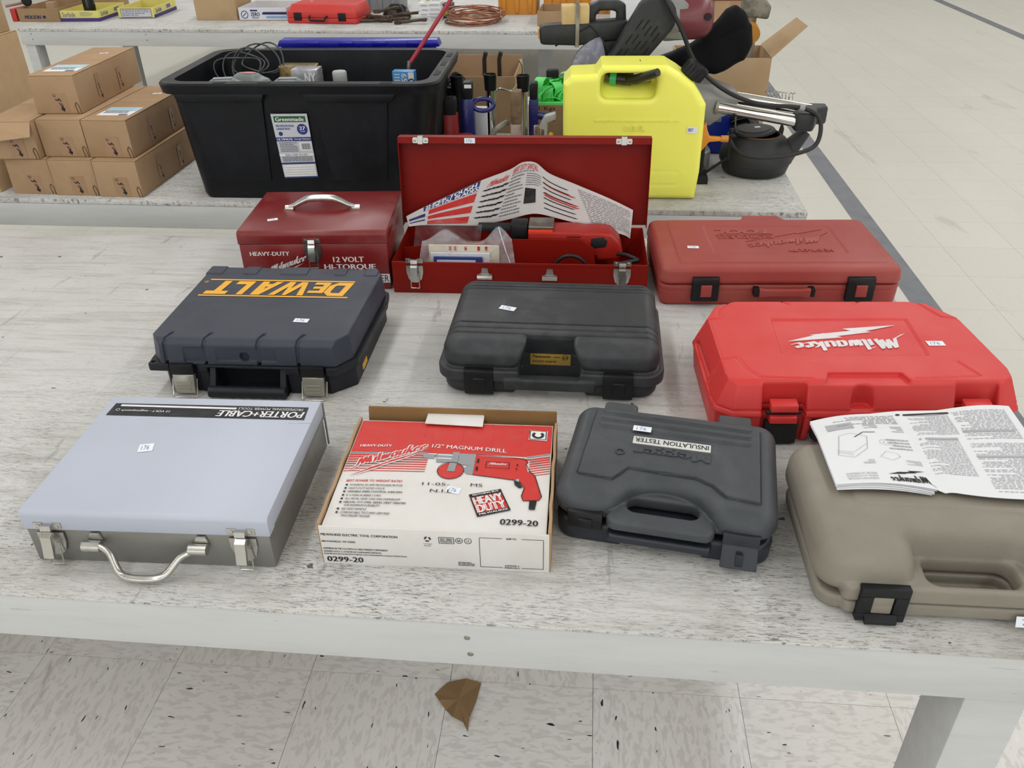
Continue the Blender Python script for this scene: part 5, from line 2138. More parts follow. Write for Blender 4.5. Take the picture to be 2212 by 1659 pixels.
def jerry_can():
    t = thing('jerry_can', 'bright yellow plastic diesel jerry can with black cap', 'jerry can', (.145, 2.215, TZ), -4.5)
    t.scale = (1, 1, .935)
    yl = pm('yellow_plastic', (254, 253, 110), .36, alt=(251, 250, 102), var=.4, grain=.05)
    h = .0030
    (x, z, y), o = sgrid((0, 0, 0), (.372, .378, .152), h)     # extruded along y: treat axes as (x,z,y)
    out = [(.004, .0), (.362, .0), (.369, .08), (.368, .270), (.334, .322), (.296, .352), (.262, .3725), (.098, .3725), (.084, .350), (.020, .347), (.0, .325)]
    d2 = pl2(x, z, out) + .012
    F = ex(d2 - .012, y, .0, .148, .018)
    hole = pl2(x, z, [(.108, .316), (.112, .342), (.208, .340), (.226, .318), (.222, .314)])
    F = smax(F, -(hole - .002), .012)
    dip = rr2(x, z, .096, .284, .238, .352, .02)
    F = smax(F, -np.maximum(dip, y - .058 + 1.2 * np.maximum(.316 - z, 0)), .014)
    F = smax(F, -np.maximum(dip, .100 - y + 1.2 * np.maximum(.316 - z, 0)), .014)
    F = groove(F, np.maximum(np.abs(rr2(x, z, .150, .045, .315, .085, .012)) - .0015, y - .03), .0012)
    V, Q = nets(F, o, h)
    V = V[:, [0, 2, 1]]
    me = fast_mesh('tank', V, Q[:, ::-1])
    smooth_mesh(me, 60)
    me.materials.append(yl)
    new_obj('tank', me, t)
    cap = MB()
    Mx = Matrix.Translation((.335, .066, .342)) @ Matrix.Rotation(R(36), 4, 'Y') @ Matrix.Scale(1.22, 4)
    cap.lathe([(.023, -.012), (.025, -.010), (.025, .018), (.023, .021), (.0175, .021), (.0165, .012), (.0005, .012)], n=24, M=Mx)
    cp = cap.build('screw_cap', BLK, t, smooth=40, label='black ribbed screw cap')
    for i in range(16):
        a = 2 * math.pi * i / 16
        r = MB()
        r.box(-.0014, -.0012, -.009, .0014, .0012, .016, Mx @ Matrix.Translation((.0252 * math.cos(a), .0252 * math.sin(a), 0)))
        r.build('cap_rib', BLK, cp)
    sp = MB()
    sp.tube([(.124, .05, .331), (.176, .040, .327)], .0150, 16)
    sp.tube([(.164, .042, .327), (.188, .020, .334), (.236, -.022, .362)], [.0145, .0135, .0105], 14)
    sn = sp.build('spout', pm('olive_black', (38, 36, 22), .4), t, smooth=45, label='dark spout stored in the handle opening')
    rg = MB()
    rg.tube([(.122, .0505, .331), (.138, .0475, .330)], .0175, 18)
    rg.build('green_ring', pm('green_plastic', (52, 186, 110), .4), sn, smooth=40)
    k = MB()
    k.tube([(.197, .074, .373), (.198, .030, .368), (.200, .008, .352)], .0012, 6)
    k.build('tether', BLKM, t)
    k = MB()
    k.box(.318, .06, .346, .326, .075, .362, Matrix.Rotation(R(0), 4, 'X'))
    k.build('vent_stub', yl, t, bevel=.002)
    p = Print(on_front(-.0012), -.0006, .0013)
    p.text('DIESEL', UP(.160, .200, .215, .213), .02)
    p.lines_of_text(UP(.085, .222, .300, .232), 1, 4, .6)
    p.build('embossed_lettering', yl, t)
    price_tag(t, on_front(-.0012), .337, .203, .027, .018, -3, '')
    p = Print(on_front(-.0012), .0012)
    p.text('307', UP(.326, .199, .340, .208), .02)
    p.build('tag_number', INK_B, t)


def kettle():
    t = thing('iron_kettle', 'black cast iron kettle with lid ajar at the table corner', 'kettle', (.728, 2.428, TZ), 0)
    ir = pm('cast_iron', (34, 35, 37), .55, alt=(50, 49, 49), var=.6, grain=.3, gs=250)
    mb = MB()
    mb.lathe([(.0005, .0005), (.082, .0005), (.092, .006), (.098, .026), (.0995, .034), (.104, .036), (.105, .048), (.102, .066), (.093, .084), (.078, .100), (.063, .109),
              (.0605, .1095), (.0595, .106), (.075, .095), (.095, .06), (.085, .01), (.0005, .006)], n=48)
    mb.build('pot', ir, t, smooth=50)
    mb = MB()
    mb.tube([(.0615 * math.cos(2 * math.pi * i / 36), .0615 * math.sin(2 * math.pi * i / 36), .1098) for i in range(36)], .0018, 6, closed=True)
    mb.build('rusty_rim', pm('rust_edge', (122, 74, 44), .7), t, smooth=60)
    Mx = Matrix.Translation((-.014, .004, .1135)) @ Matrix.Rotation(R(-4), 4, 'Y')
    mb = MB()
    mb.lathe([(.0005, 0), (.060, 0), (.062, .003), (.058, .008), (.048, .009), (.046, .0115), (.0005, .013)], n=40, M=Mx)
    ld = mb.build('lid', ir, t, smooth=40)
    fn = lambda u, v, k: tuple(Mx @ Vector((u, v, .0125 + k)))
    price_tag(t, fn, .010, .0, .016, .014, 0, '')
    mb = MB()
    mb.prism([(-.092, -.014), (-.060, -.020), (-.060, .012), (-.088, .010)], 'z', .100, .1135)
    mb.cyl((-.080, -.004, .112), (-.080, -.004, .126), .008, 10)
    mb.build('lid_hinge', ir, t, bevel=.002)
    mb = MB()
    mb.prism([(.058, .098), (.072, .094), (.074, .120), (.069, .132), (.064, .130)], 'y', .004, .014)
    mb.build('bail_ear', ir, t, bevel=.002)
    mb = MB()
    mb.tube([(-.068, .0, .105), (-.072, .004, .165)], .0022, 6)
    mb.build('bail_wire', DSTEEL, t, smooth=60)
    mb = MB()
    mb.tube([(.075, -.005, .045), (.100, -.008, .075), (.128, -.012, .112), (.132, -.012, .117)], [.036, .026, .017, .0165], 18)
    mb.build('spout', ir, t, smooth=50)


def miter_saw():
    L = Vector((.45, 2.50, TZ))
    t = thing('miter_saw', 'sliding miter saw with maroon motor, black vented cover and chrome rails', 'miter saw', L, 0)
    M = Matrix.Translation(-Vector((L.x, L.y, 0)))
    cast = pm('cast_grey', (142, 142, 140), .42, .35, alt=(126, 124, 118), var=.6)
    bp = pm('saw_black', (30, 31, 34), .5, alt=(42, 43, 46), grain=.15, dust=(74, 74, 76), dust_amt=.3, dust_scale=18)
    mar = pm('maroon_plastic', (112, 44, 50), .36, alt=(100, 38, 44), spec=.6)
    mb = MB()
    mb.prism(rrect(.18, 2.40, .60, 2.68, .06, 6), 'z', .0005, .060, M)
    mb.build('base', cast, t, bevel=.006)
    mb = MB()
    mb.box(.535, 2.375, .0005, .575, 2.42, .025, M)
    mb.box(.548, 2.385, .025, .566, 2.405, .10, M)
    mb.build('foot', BLK, t, bevel=.003)
    mb = MB()
    mb.loft([[(x, y, z) for y, z in [(2.37, .150), (2.37, .225), (2.40, .256), (2.50, .262), (2.52, .235), (2.52, .150)]] for x in (.46, .57)] +
            [[(.600, y, z) for y, z in [(2.378, .168), (2.378, .222), (2.40, .246), (2.49, .250), (2.51, .225), (2.51, .165)]]] +
            [[(.648, y, z) for y, z in [(2.39, .185), (2.39, .215), (2.41, .232), (2.48, .234), (2.495, .215), (2.495, .18)]]], M=M)
    mb.box(.40, 2.42, .055, .53, 2.56, .155, M)
    mb.build('pivot_arm', cast, t, bevel=.004)
    for p, q in (((.585, 2.385, .199), (.815, 2.36, .160)), ((.640, 2.465, .206), (.885, 2.44, .168))):
        mb = MB()
        mb.tube([p, q], .0165, 20, M=M)
        rl = mb.build('slide_rail', CHROME, t, smooth=50, label='chrome slide rail')
        mb = MB()
        d = (Vector(q) - Vector(p)).normalized()
        mb.tube([Vector(p) - d * .004, Vector(p) + d * .004], .023, 20, M=M)
        mb.build('rail_collar', cast, rl, smooth=40)
    mb = MB()
    pts = [(.800, 2.340), (.850, 2.335), (.868, 2.372), (.878, 2.404), (.912, 2.412), (.918, 2.455), (.868, 2.462), (.845, 2.428), (.832, 2.396), (.802, 2.386)]
    mb.prism(pts, 'z', .136, .186, M)
    mb.build('rail_end_bracket', bp, t, bevel=.008, seg=3)
    # saw head: vented belt cover, a slanted rounded slab
    cy0, cy1 = 2.425, 2.475
    a, b = Vector((.318, .300)), Vector((.408, .425))
    ra, rb = .042, .056
    dirv = (b - a).normalized()
    nv = Vector((-dirv.y, dirv.x))
    out = []
    for k in range(13):
        an = math.pi * k / 12
        out.append(b + nv * rb * math.cos(an) + dirv * rb * math.sin(an))
    for k in range(13):
        an = math.pi * k / 12
        out.append(a - nv * ra * math.cos(an) - dirv * ra * math.sin(an))
    mb = MB()
    mb.prism([(p.x, p.y) for p in out], 'y', cy0, cy1, M)
    cov = mb.build('belt_cover', bp, t, bevel=.012, seg=3, bang=40)
    slot = pm('slot_black', (8, 8, 9), .8)
    for col in range(5):
        for row in range(3):
            s0 = -.01 + row * .045 + (.01 if col % 2 else 0)
            off = -.030 + col * .0145
            p = a + dirv * (s0 + .02) + nv * off
            q = p + dirv * .030
            n2 = nv * .0018
            k = MB()
            k.prism([tuple(p - n2), tuple(q - n2), tuple(q + n2), tuple(p + n2)], 'y', cy0 - .0008, cy0 + .002, M)
            k.build('vent_slot', slot, cov)
    mb = MB()
    mb.tube([(.440, 2.49, .415), (.475, 2.49, .415)], [.060, .058], 28, M=M)
    mb.prism([(.436, .37), (.490, .365), (.496, .455), (.470, .475), (.440, .475)], 'y', 2.44, 2.52, M)
    mb.build('gear_case', cast, t, bevel=.004)
    mb = MB()
    mb.tube([(.474, 2.49, .415), (.530, 2.488, .416), (.556, 2.487, .416), (.570, 2.486, .416), (.575, 2.486, .416)], [.058, .057, .051, .036, .004], 30, M=M)
    mt = mb.build('motor', mar, t, smooth=45, label='maroon motor housing')
    mb = MB()
    mb.tube([(.548, 2.434, .425), (.548, 2.430, .425)], .010, 14, M=M)
    mb.build('brush_cap', BLKM, mt, smooth=40)
    # main handle with strapped wooden block
    mb = MB()
    mb.prism([(.098, .352), (.094, .392), (.104, .400), (.335, .412), (.352, .398), (.345, .362), (.225, .350), (.206, .346), (.110, .350)], 'y', 2.49, 2.545, M)
    mb.prism([(.215, .352), (.345, .365), (.360, .335), (.325, .285), (.262, .292), (.232, .320)], 'y', 2.497, 2.54, M)
    hn = mb.build('main_handle', bp, t, bevel=.008, seg=3)
    k = MB()
    k.box(.0925, 2.500, .364, .100, 2.535, .392, M)
    k.build('yellow_end', pm('yellow_tip', (232, 164, 44), .5), hn, bevel=.002)
    mb = MB()
    o2 = [(.226, .402), (.224, .432), (.236, .450), (.262, .458), (.318, .457), (.334, .450), (.338, .402)]
    i2 = [(.252, .402), (.253, .425), (.262, .434), (.300, .434), (.311, .428), (.311, .402)]
    mb.prism(o2 + i2[::-1], 'y', 2.505, 2.540, M)
    mb.build('carry_handle', bp, t, bevel=.005, bang=20)
    mb = MB()
    mb.box(.157, 2.492, .402, .233, 2.542, .450, M)
    mb.build('wood_block', pm('pine_block', (214, 186, 132), .6, alt=(196, 164, 108), vs_=30, var=.7), t, bevel=.002, label='pine block strapped to the handle')
    mb = MB()
    ring = [(.200, 2.486, .344), (.200, 2.486, .454), (.200, 2.548, .454), (.200, 2.548, .342)]
    for p, q in zip(ring, ring[1:] + ring[:1]):
        dx = Vector((.005, 0, 0))
        nn = (Vector(q) - Vector(p)).cross(dx).normalized() * .0008
        P_, Q_ = Vector(p), Vector(q)
        mb.add([P_ - dx - nn, P_ + dx - nn, Q_ + dx - nn, Q_ - dx - nn, P_ - dx + nn, P_ + dx + nn, Q_ + dx + nn, Q_ - dx + nn],
               [(0, 1, 2, 3), (7, 6, 5, 4), (0, 4, 5, 1), (1, 5, 6, 2), (2, 6, 7, 3), (3, 7, 4, 0)], M)
    mb.build('hose_clamp', DSTEEL, t)
    gd = m_clear('smoky_guard', (176, 176, 200), .80, .25)
    mb = MB()
    cx, cz, r = .285, .272, .100
    mb.prism([(cx + r * math.cos(R(q)), cz + r * math.sin(R(q))) for q in range(100, 231, 10)] + [(cx - .02, cz - .03), (cx - .005, cz + .05)], 'y', 2.484, 2.496, M)
    mb.build('blade_guard', gd, t, smooth=30)
    mb = MB()
    mb.prism([(.272 + .085 * math.cos(R(q)), .275 + .085 * math.sin(R(q))) for q in range(0, 360, 12)], 'y', 2.519, 2.521, M)
    mb.build('blade', DSTEEL, t)
    for k in range(7):
        b_ = MB()
        q = R(158 + k * 9)
        b_.box(-.005, -.0005, -.0018, .005, .0008, .0018, M @ Matrix.Translation((cx + (r - .006) * math.cos(q), 2.4838, cz + (r - .006) * math.sin(q))))
        b_.build('guard_notch', pm('notch_pale', (196, 196, 206), .4), t)
    mb = MB()
    mb.tube([(.14, 2.50, .345)] + [(.235, 2.486, .40), (.262, 2.48, .375), (.30, 2.46, .32)], .0022, 6, M=M)
    mb.build('thin_cord', RUBBER, t, smooth=60)
    mb = MB()
    path = spline([(.418, 2.44, .505), (.428, 2.405, .470), (.470, 2.398, .404), (.520, 2.400, .312), (.595, 2.375, .249), (.689, 2.345, .2145), (.812, 2.350, .200), (.858, 2.320, .176),
                   (.848, 2.285, .118), (.78, 2.255, .100), (.701, 2.250, .094), (.650, 2.262, .097), (.632, 2.31, .100), (.64, 2.40, .10)], 8)
    mb.tube(path, .0060, 10, M=M)
    mb.build('power_cord', RUBBER, t, smooth=60)
    mb = MB()
    mb.tube([(.806, 2.348, .201), (.820, 2.349, .199)], .0085, 10, M=M)
    mb.build('cord_tie', pm('tie_grey', (150, 150, 150), .5), t, smooth=40)
    mb = MB()
    N = 84
    mb.tube([(.755 + .085 * i / N, 2.50 + .010 * math.cos(i * 2 * math.pi / 10), .204 - .010 * i / N + .010 * math.sin(i * 2 * math.pi / 10)) for i in range(N)], .0011, 5, M=M)
    mb.build('coil_spring', STEEL, t, smooth=60)
    # dust bag
    bag = pm('black_cloth', (13, 14, 16), .85, alt=(22, 23, 26), grain=.4, gs=900, spec=.2)
    (x, z, y), o = sgrid((.46, .24, 2.50), (.715, .435, 2.62), .0035)
    d2 = pl2(x, z, [(.470, .300), (.512, .318), (.560, .345), (.632, .418), (.655, .430), (.676, .418), (.700, .385), (.706, .335), (.690, .290), (.610, .252), (.565, .258), (.530, .272), (.480, .285)])
    F = ex(d2 - .004, y, 2.525, 2.600, .030)
    fold = np.abs((z - .33) - .55 * (x - .58)) - .003
    F = F + .004 * np.exp(-(fold / .008) ** 2) + .002 * np.sin(60 * x + 40 * z)
    V, Q = nets(F, o, .0035)
    V = V[:, [0, 2, 1]] - np.array([L.x, L.y, 0])
    me = fast_mesh('dust_bag', V, Q[:, ::-1])
    smooth_mesh(me, 60)
    me.materials.append(bag)
    ob = new_obj('dust_bag', me, t)
    ob['label'] = 'black cloth dust bag'
    mb = MB()
    mb.tube([(.455, 2.56, .285), (.500, 2.56, .300)], .020, 16, M=M)
    mb.tube([(.562, 2.535, .266), (.562, 2.515, .262)], .011, 14, M=M)
    mb.build('bag_collar', BLK, t, smooth=40)


def flap_carton():
    t = thing('open_carton', 'open cardboard carton with raised flap behind the miter saw', 'carton', (.56, 2.865, TZ), -6)
    q = .004
    w, d, h = .300, .22, .235
    mb = MB()
    mb.box(0, 0, .0003, w, d, q)
    mb.box(0, 0, q, w, q, h)
    mb.box(0, d - q, q, w, d, h)
    mb.box(0, q, q, q, d - q, h)
    mb.box(w - q, q, q, w, d - q, h)
    mb.build('carton_body', M_CARD2, t)
    for pts in ([(w, 0, h), (w, d, h), (w + .105, d - .01, h + .088), (w + .098, .005, h + .095)],):
        f = MB()
        up = Vector((-.003, 0, .003))
        f.add([Vector(p) for p in pts] + [Vector(p) + up for p in pts], [(0, 3, 2, 1), (4, 5, 6, 7), (0, 1, 5, 4), (1, 2, 6, 5), (2, 3, 7, 6), (3, 0, 4, 7)])
        f.build('side_flap', M_CARD2, t)
    t = thing('cylinder_tool', 'grimy grey cylinder tool with orange ring standing in the open carton', 'tool', (.80, 2.94, TZ + .0045), -6)
    mb = MB()
    mb.lathe([(.026, 0), (.026, .27), (.024, .30), (.018, .31)], n=18)
    mb.build('lower_sleeve', pm('oily_metal', (150, 148, 138), .45, .4), t, smooth=40)
    mb = MB()
    mb.tube([(.0, -.012, .30), (.0, -.045, .292)], [.030, .032], 20)
    mb.build('orange_ring', pm('ring_orange', (206, 142, 52), .5), t, smooth=40)
    mb = MB()
    mb.prism([(-.030, .345), (.055, .335), (.060, .372), (.020, .42), (-.030, .42)], 'y', -.03, .03)
    mb.lathe([(.020, .30), (.022, .35)], n=14)
    mb.build('grip', pm('worn_cream', (140, 134, 118), .6, alt=(70, 66, 58), var=.9, vs_=40), t, bevel=.008, seg=3)


def blue_machine():
    t = thing('blue_pump', 'bright blue tool housing with orange tee handle between yellow can and kettle', 'tool', (.655, 2.615, TZ), -6)
    bl = pm('tool_blue', (26, 52, 168), .35)
    mb = MB()
    mb.prism([(-.045, .0005), (.06, .0005), (.075, .10), (.065, .150), (-.035, .158), (-.05, .10)], 'y', -.02, .06)
    mb.build('housing', bl, t, bevel=.008, seg=3)
    mb = MB()
    mb.box(-.036, -.024, .100, .004, -.018, .135)
    mb.build('grey_badge', pm('badge_grey', (150, 158, 166), .4), t, bevel=.001)
    mb = MB()
    mb.tube([(.04, -.01, .10), (.075, -.02, .115), (.10, .0, .095), (.085, .02, .06)], .022, 12)
    mb.build('black_wrap', pm('glossy_black', (12, 12, 13), .2), t, smooth=50)
    t = thing('caulk_clamp', 'orange tee handled clamp standing right of the yellow can', 'clamp', (.585, 2.330, TZ), -6)
    og = pm('handle_orange', (226, 144, 40), .45)
    mb = MB()
    mb.prism([(-.048, .155), (-.036, .172), (-.030, .150), (-.022, .132), (.012, .130), (.012, .120), (-.022, .117), (-.034, .100), (-.052, .075), (-.058, .085), (-.046, .112)], 'y', -.008, .008)
    mb.build('tee_handle', og, t, bevel=.003)
    mb = MB()
    mb.tube([(.010, 0, .125), (.030, 0, .125)], .0095, 12)
    mb.build('orange_knob', pm('knob_orange', (206, 138, 60), .5), t, smooth=40)
    mb = MB()
    mb.tube([(-.036, 0, .12), (-.036, .004, .0015)], .006, 8)
    mb.box(-.056, -.02, .0004, -.016, .03, .018)
    mb.cyl((.034, .0, .125), (.038, .01, .065), .004, 8)
    mb.cyl((-.036, .02, .010), (.038, .01, .070), .004, 8)
    mb.build('clamp_frame', BLKM, t, smooth=40)


def mid_cluster():
    # open kraft box at the back
    t = thing('kraft_box', 'open brown cardboard box behind the post tubes right of the tote', 'carton', (-.255, 2.90, TZ), -6)
    q, w, d, h = .004, .285, .30, .185
    mb = MB()
    mb.box(0, 0, .0003, w, d, q)
    mb.box(0, 0, q, w, q, h)
    mb.box(0, d - q, q, w, d, h + .012)
    mb.box(0, q, q, q, d - q, h)
    mb.box(w - q, q, q, w, d - q, h)
    mb.build('carton_body', M_CARD, t)
    # black bag next to the tote
    t = thing('cable_case', 'black case with folded cords standing beside the tote right wall', 'case', (-.135, 2.66, TZ), -6)
    mb = MB()
    mb.prism(rrect(-.060, .0005, .012, .205, .012, 4), 'y', -.02, .10)
    mb.build('case_shell', BLK, t, bevel=.004)
    for i in range(3):
        k = MB()
        k.tube(spline([(-.055, .0 + .02 * i, .206), (-.03, .01 + .02 * i, .222 + .006 * i), (.0, .02 + .02 * i, .212)], 5), .0045, 8)
        k.build('folded_cord', RUBBER, t, smooth=60)
    price_tag(t, on_front(-.0205), -.015, .175, .022, .010, 3, '')
    # steel posts with black cups
    for i, (x, y, h, lab) in enumerate(((-.148, 2.600, .250, 'black capped steel post nearest the tote'), (-.048, 2.600, .252, 'tall chrome post with black cup in the middle of the tool cluster'),
                                        (.050, 2.600, .247, 'chrome post with black cup beside the green straps'))):
        t = thing('steel_post', lab, 'post', (x, y, TZ), 0, 'steel posts with black cups')
        mb = MB()
        mb.lathe([(.014, .0005), (.014, h - .03)], n=18)
        mb.build('tube', CHROME if i else BLK, t, smooth=40)
        mb = MB()
        mb.lathe([(.0165, h - .046), (.0175, h - .044), (.0195, h), (.0170, h + .0005), (.0150, h - .012), (.0005, h - .014)], n=22)
        mb.build('cup', BLK, t, smooth=40)
        mb = MB()
        mb.lathe([(.030, .0003), (.030, .006), (.016, .010)], n=18)
        mb.build('foot_plate', DSTEEL, t, smooth=40)

    def jack(name, lab, x, y, ztop, mat, w=.034, pad=True, handle=None, group='small screw jacks'):
        t = thing(name, lab, 'jack', (x, y, TZ), -4, group)
        mb = MB()
        mb.prism([(-w * 1.3, .0005), (w * 1.3, .0005), (w * .55, .05), (w * .5, ztop - .045), (-w * .5, ztop - .045), (-w * .55, .05)], 'y', -.02, .02)
        b = mb.build('jack_frame', mat, t, bevel=.003)
        k = MB()
        k.box(-w * .36, -.0215, .06, w * .36, -.018, ztop - .075)
        k.build('frame_recess', mat, b, bevel=.001)
        if pad:
            k = MB()
            k.prism([(-w * .42, ztop - .046), (w * .42, ztop - .046), (w * .46, ztop - .008), (w * .38, ztop), (-w * .30, ztop), (-w * .46, ztop - .010)], 'y', -.018, .018)
            k.build('rubber_saddle', BLK, t, bevel=.003)
        return t
    rdm = pm('jack_red', (138, 28, 28), .38, alt=(120, 24, 24), scr=(168, 70, 60))
    blm = pm('jack_blue', (26, 34, 110), .28, alt=(20, 26, 92), spec=.6)
    t = jack('trolley_jack', 'dark red jack with black saddle just above the open lid', -.158, 2.40, .235, rdm, .038)
    k = MB()
    k.tube([(.010, -.005, .125), (.05, -.012, .128), (.066, -.012, .126)], [.011, .011, .006], 10)
    k.build('release_lever', rdm, t, smooth=40)
    t = jack('trolley_jack', 'dark blue jack with black saddle and ring handle', -.112, 2.465, .262, blm, .036)
    k = MB()
    k.tube([(.045 + .030 * math.cos(2 * math.pi * i / 20), -.005 + .012 * math.sin(2 * math.pi * i / 20), .198 + .014 * math.sin(2 * math.pi * i / 20)) for i in range(20)], .0065, 8, closed=True)
    k.build('ring_handle', blm, t, smooth=60)
    price_tag(t, on_front(-.0185), .004, .252, .020, .010, 0, '')
    t = jack('trolley_jack', 'chipped pink-grey jack column with worn wooden top', .026, 2.40, .205, pm('chipped_paint', (170, 152, 146), .6, alt=(90, 74, 60), var=.5, vs_=40, scr=(84, 62, 44), scr_scale=10), .030, False)
    k = MB()
    k.box(-.014, -.018, .1605, .016, .018, .250)
    k.build('wooden_top', pm('worn_wood', (128, 106, 84), .8, alt=(80, 62, 48), var=.8, vs_=30), t, bevel=.003)
    t = jack('trolley_jack', 'blue jack with black saddle beside the green straps', .078, 2.47, .256, blm, .026)
    k = MB()
    k.tube([(.010, -.01, .165), (.045, -.02, .163), (.062, -.025, .160)], [.010, .012, .008], 10)
    k.build('release_lever', blm, t, smooth=40)
    # bent pipe and rods
    t = thing('bent_pipe', 'bent grey pipe between the chrome post and chipped jack', 'pipe', (-.030, 2.375, TZ), 0)
    k = MB()
    k.tube(spline([(-.020, 0, .0105), (-.022, 0, .09), (-.012, 0, .135), (.008, .0, .156), (.030, .03, .160)], 6), .0085, 10)
    k.build('pipe', pm('pipe_grey', (134, 130, 120), .45, .3), t, smooth=50)
    for x, lab in ((-.072, 'left of two dark hooked rods rising from the kraft box'), (-.022, 'right of two dark hooked rods rising from the kraft box')):
        t = thing('hook_rod', lab, 'rod', (x, 2.935, TZ + .0045), 0, 'dark hooked rods')
        k = MB()
        k.tube([(0, 0, 0), (0, 0, .225), (.006, -.004, .247)], .0075, 10)
        k.build('rod', pm('rod_iron', (66, 58, 54), .5, .5), t, smooth=50)
    t = thing('bent_wire', 'thin bent steel wire frame rising beside the green straps', 'wire', (.046, 2.75, TZ), 0)
    k = MB()
    k.tube(spline([(-.085, 0, .0025), (-.08, 0, .165), (-.03, -.01, .170), (.0, 0, .205), (.006, 0, .240), (-.004, 0, .262)], 5), .0032, 7)
    k.build('wire', STEEL, t, smooth=50)
    # carton of green straps
    t = thing('strap_carton', 'low cardboard carton full of green webbing left of the yellow can', 'carton', (.068, 2.70, TZ), -6)
    w, d, h = .16, .14, .135
    mb = MB()
    mb.box(0, 0, .0003, w, d, q)
    mb.box(0, 0, q, w, q, h)
    mb.box(0, d - q, q, w, d, h)
    mb.box(0, q, q, q, d - q, h)
    mb.box(w - q, q, q, w, d - q, h)
    mb.build('carton_body', M_CARD, t)
    p = Print(on_front(0))
    p.text('11 Kgs', UP(.020, .116, .085, .131), .0)
    p.build('lettering', INK_K, t)
    gr = pm('green_webbing', (104, 240, 120), .55, alt=(78, 210, 96), var=.5)
    t = thing('green_strap', 'bright green webbing strap bundled in the low carton', 'strap', (.075, 2.715, TZ + .0045), -6)
    rnd = random.Random(12)
    for i in range(16):
        k = MB()
        c = Vector((rnd.uniform(.03, .115), rnd.uniform(.025, .095), rnd.uniform(.125, .190)))
        ax = rnd.uniform(0, math.pi)
        rx, rz = rnd.uniform(.026, .044), rnd.uniform(.018, .030)
        ht = .017
        pts = []
        e = Vector((math.cos(ax), math.sin(ax), rnd.uniform(-.3, .3))).normalized()
        wv = e.cross(Vector((0, 0, 1))).normalized()
        loopA, loopB = [], []
        for s in range(17):
            an = 2 * math.pi * s / 16 * rnd.choice([1, 1]) * .95
            pt = c + e * rx * math.cos(an) + Vector((0, 0, 1)) * rz * math.sin(an)
            pt.x = min(max(pt.x, .014), .135)
            pt.y = min(max(pt.y, .016), .105)
            loopA.append(pt - wv * ht)
            loopB.append(pt + wv * ht)
        n = len(loopA)
        k.add(loopA + loopB, [(s, s + 1, n + s + 1, n + s) for s in range(n - 1)])
        k.build('strap_loop', gr, t, smooth=60, recalc=False)
    k = MB()
    k.prism(rrect(.0, .0, .125, .105, .01, 3), 'z', 0, .135)
    k.build('strap_bundle', gr, t, bevel=.004)
    k = MB()
    k.box(.045, .07, .195, .085, .10, .218)
    k.build('ratchet', BLKM, t, bevel=.005)
    # grey clamp with yellow knobs
    t = thing('spreader_clamp', 'light grey clamp tool with yellow knobs left of the yellow can', 'clamp', (.110, 2.408, TZ), -6)
    lg = pm('light_grey_plastic', (176, 178, 180), .4)
    mb = MB()
    mb.prism([(-.020, .145), (-.004, .178), (.028, .186), (.030, .170), (.006, .160), (.004, .09), (.030, .086), (.030, .08), (-.002, .08), (-.004, .14)], 'y', -.016, .016)
    mb.build('clamp_body', lg, t, bevel=.003)
    for i, (x, z) in enumerate(((-.028, .112), (-.012, .100), (.016, .125))):
        k = MB()
        k.lathe([(.0005, -.011), (.006, -.008), (.008, 0), (.006, .008), (.0005, .011)], c=(x, -.018, z), n=12)
        k.build('yellow_knob', pm('knob_yellow', (222, 168, 50), .45), t, smooth=60)
    mb = MB()
    mb.box(-.034, -.004, .0005, -.020, .012, .150)
    mb.box(-.016, -.004, .0005, -.006, .012, .142)
    mb.build('steel_bar', STEEL, t, bevel=.002)
    # white folded sheet lying among them
    t = thing('white_carton', 'small white box half hidden behind the blue jack', 'box', (-.095, 2.52, TZ), -8)
    mb = MB()
    mb.box(0, 0, .0004, .035, .02, .175)
    mb.box(.052, -.05, .0004, .095, .03, .085)
    mb.build('box_body', PAPER, t, bevel=.001)


tote()
tote_contents()
blue_lid()
cartons()
jerry_can()
kettle()
miter_saw()
flap_carton()
blue_machine()
mid_cluster()

# ================================================================== things on the far table


def tray(t, w, d, h, mat, inner, q=.004, back=0.0):
    mb = MB()
    mb.box(0, 0, .0003, w, d, q)
    mb.build('tray_bottom', inner, t)
    for a in ((0, 0, w, q, h), (0, d - q, w, d, h + back), (0, q, q, d - q, h), (w - q, q, w, d - q, h)):
        k = MB()
        k.box(a[0], a[1], q, a[2], a[3], a[4])
        k.build('tray_wall', mat, t, bevel=.001, seg=1)


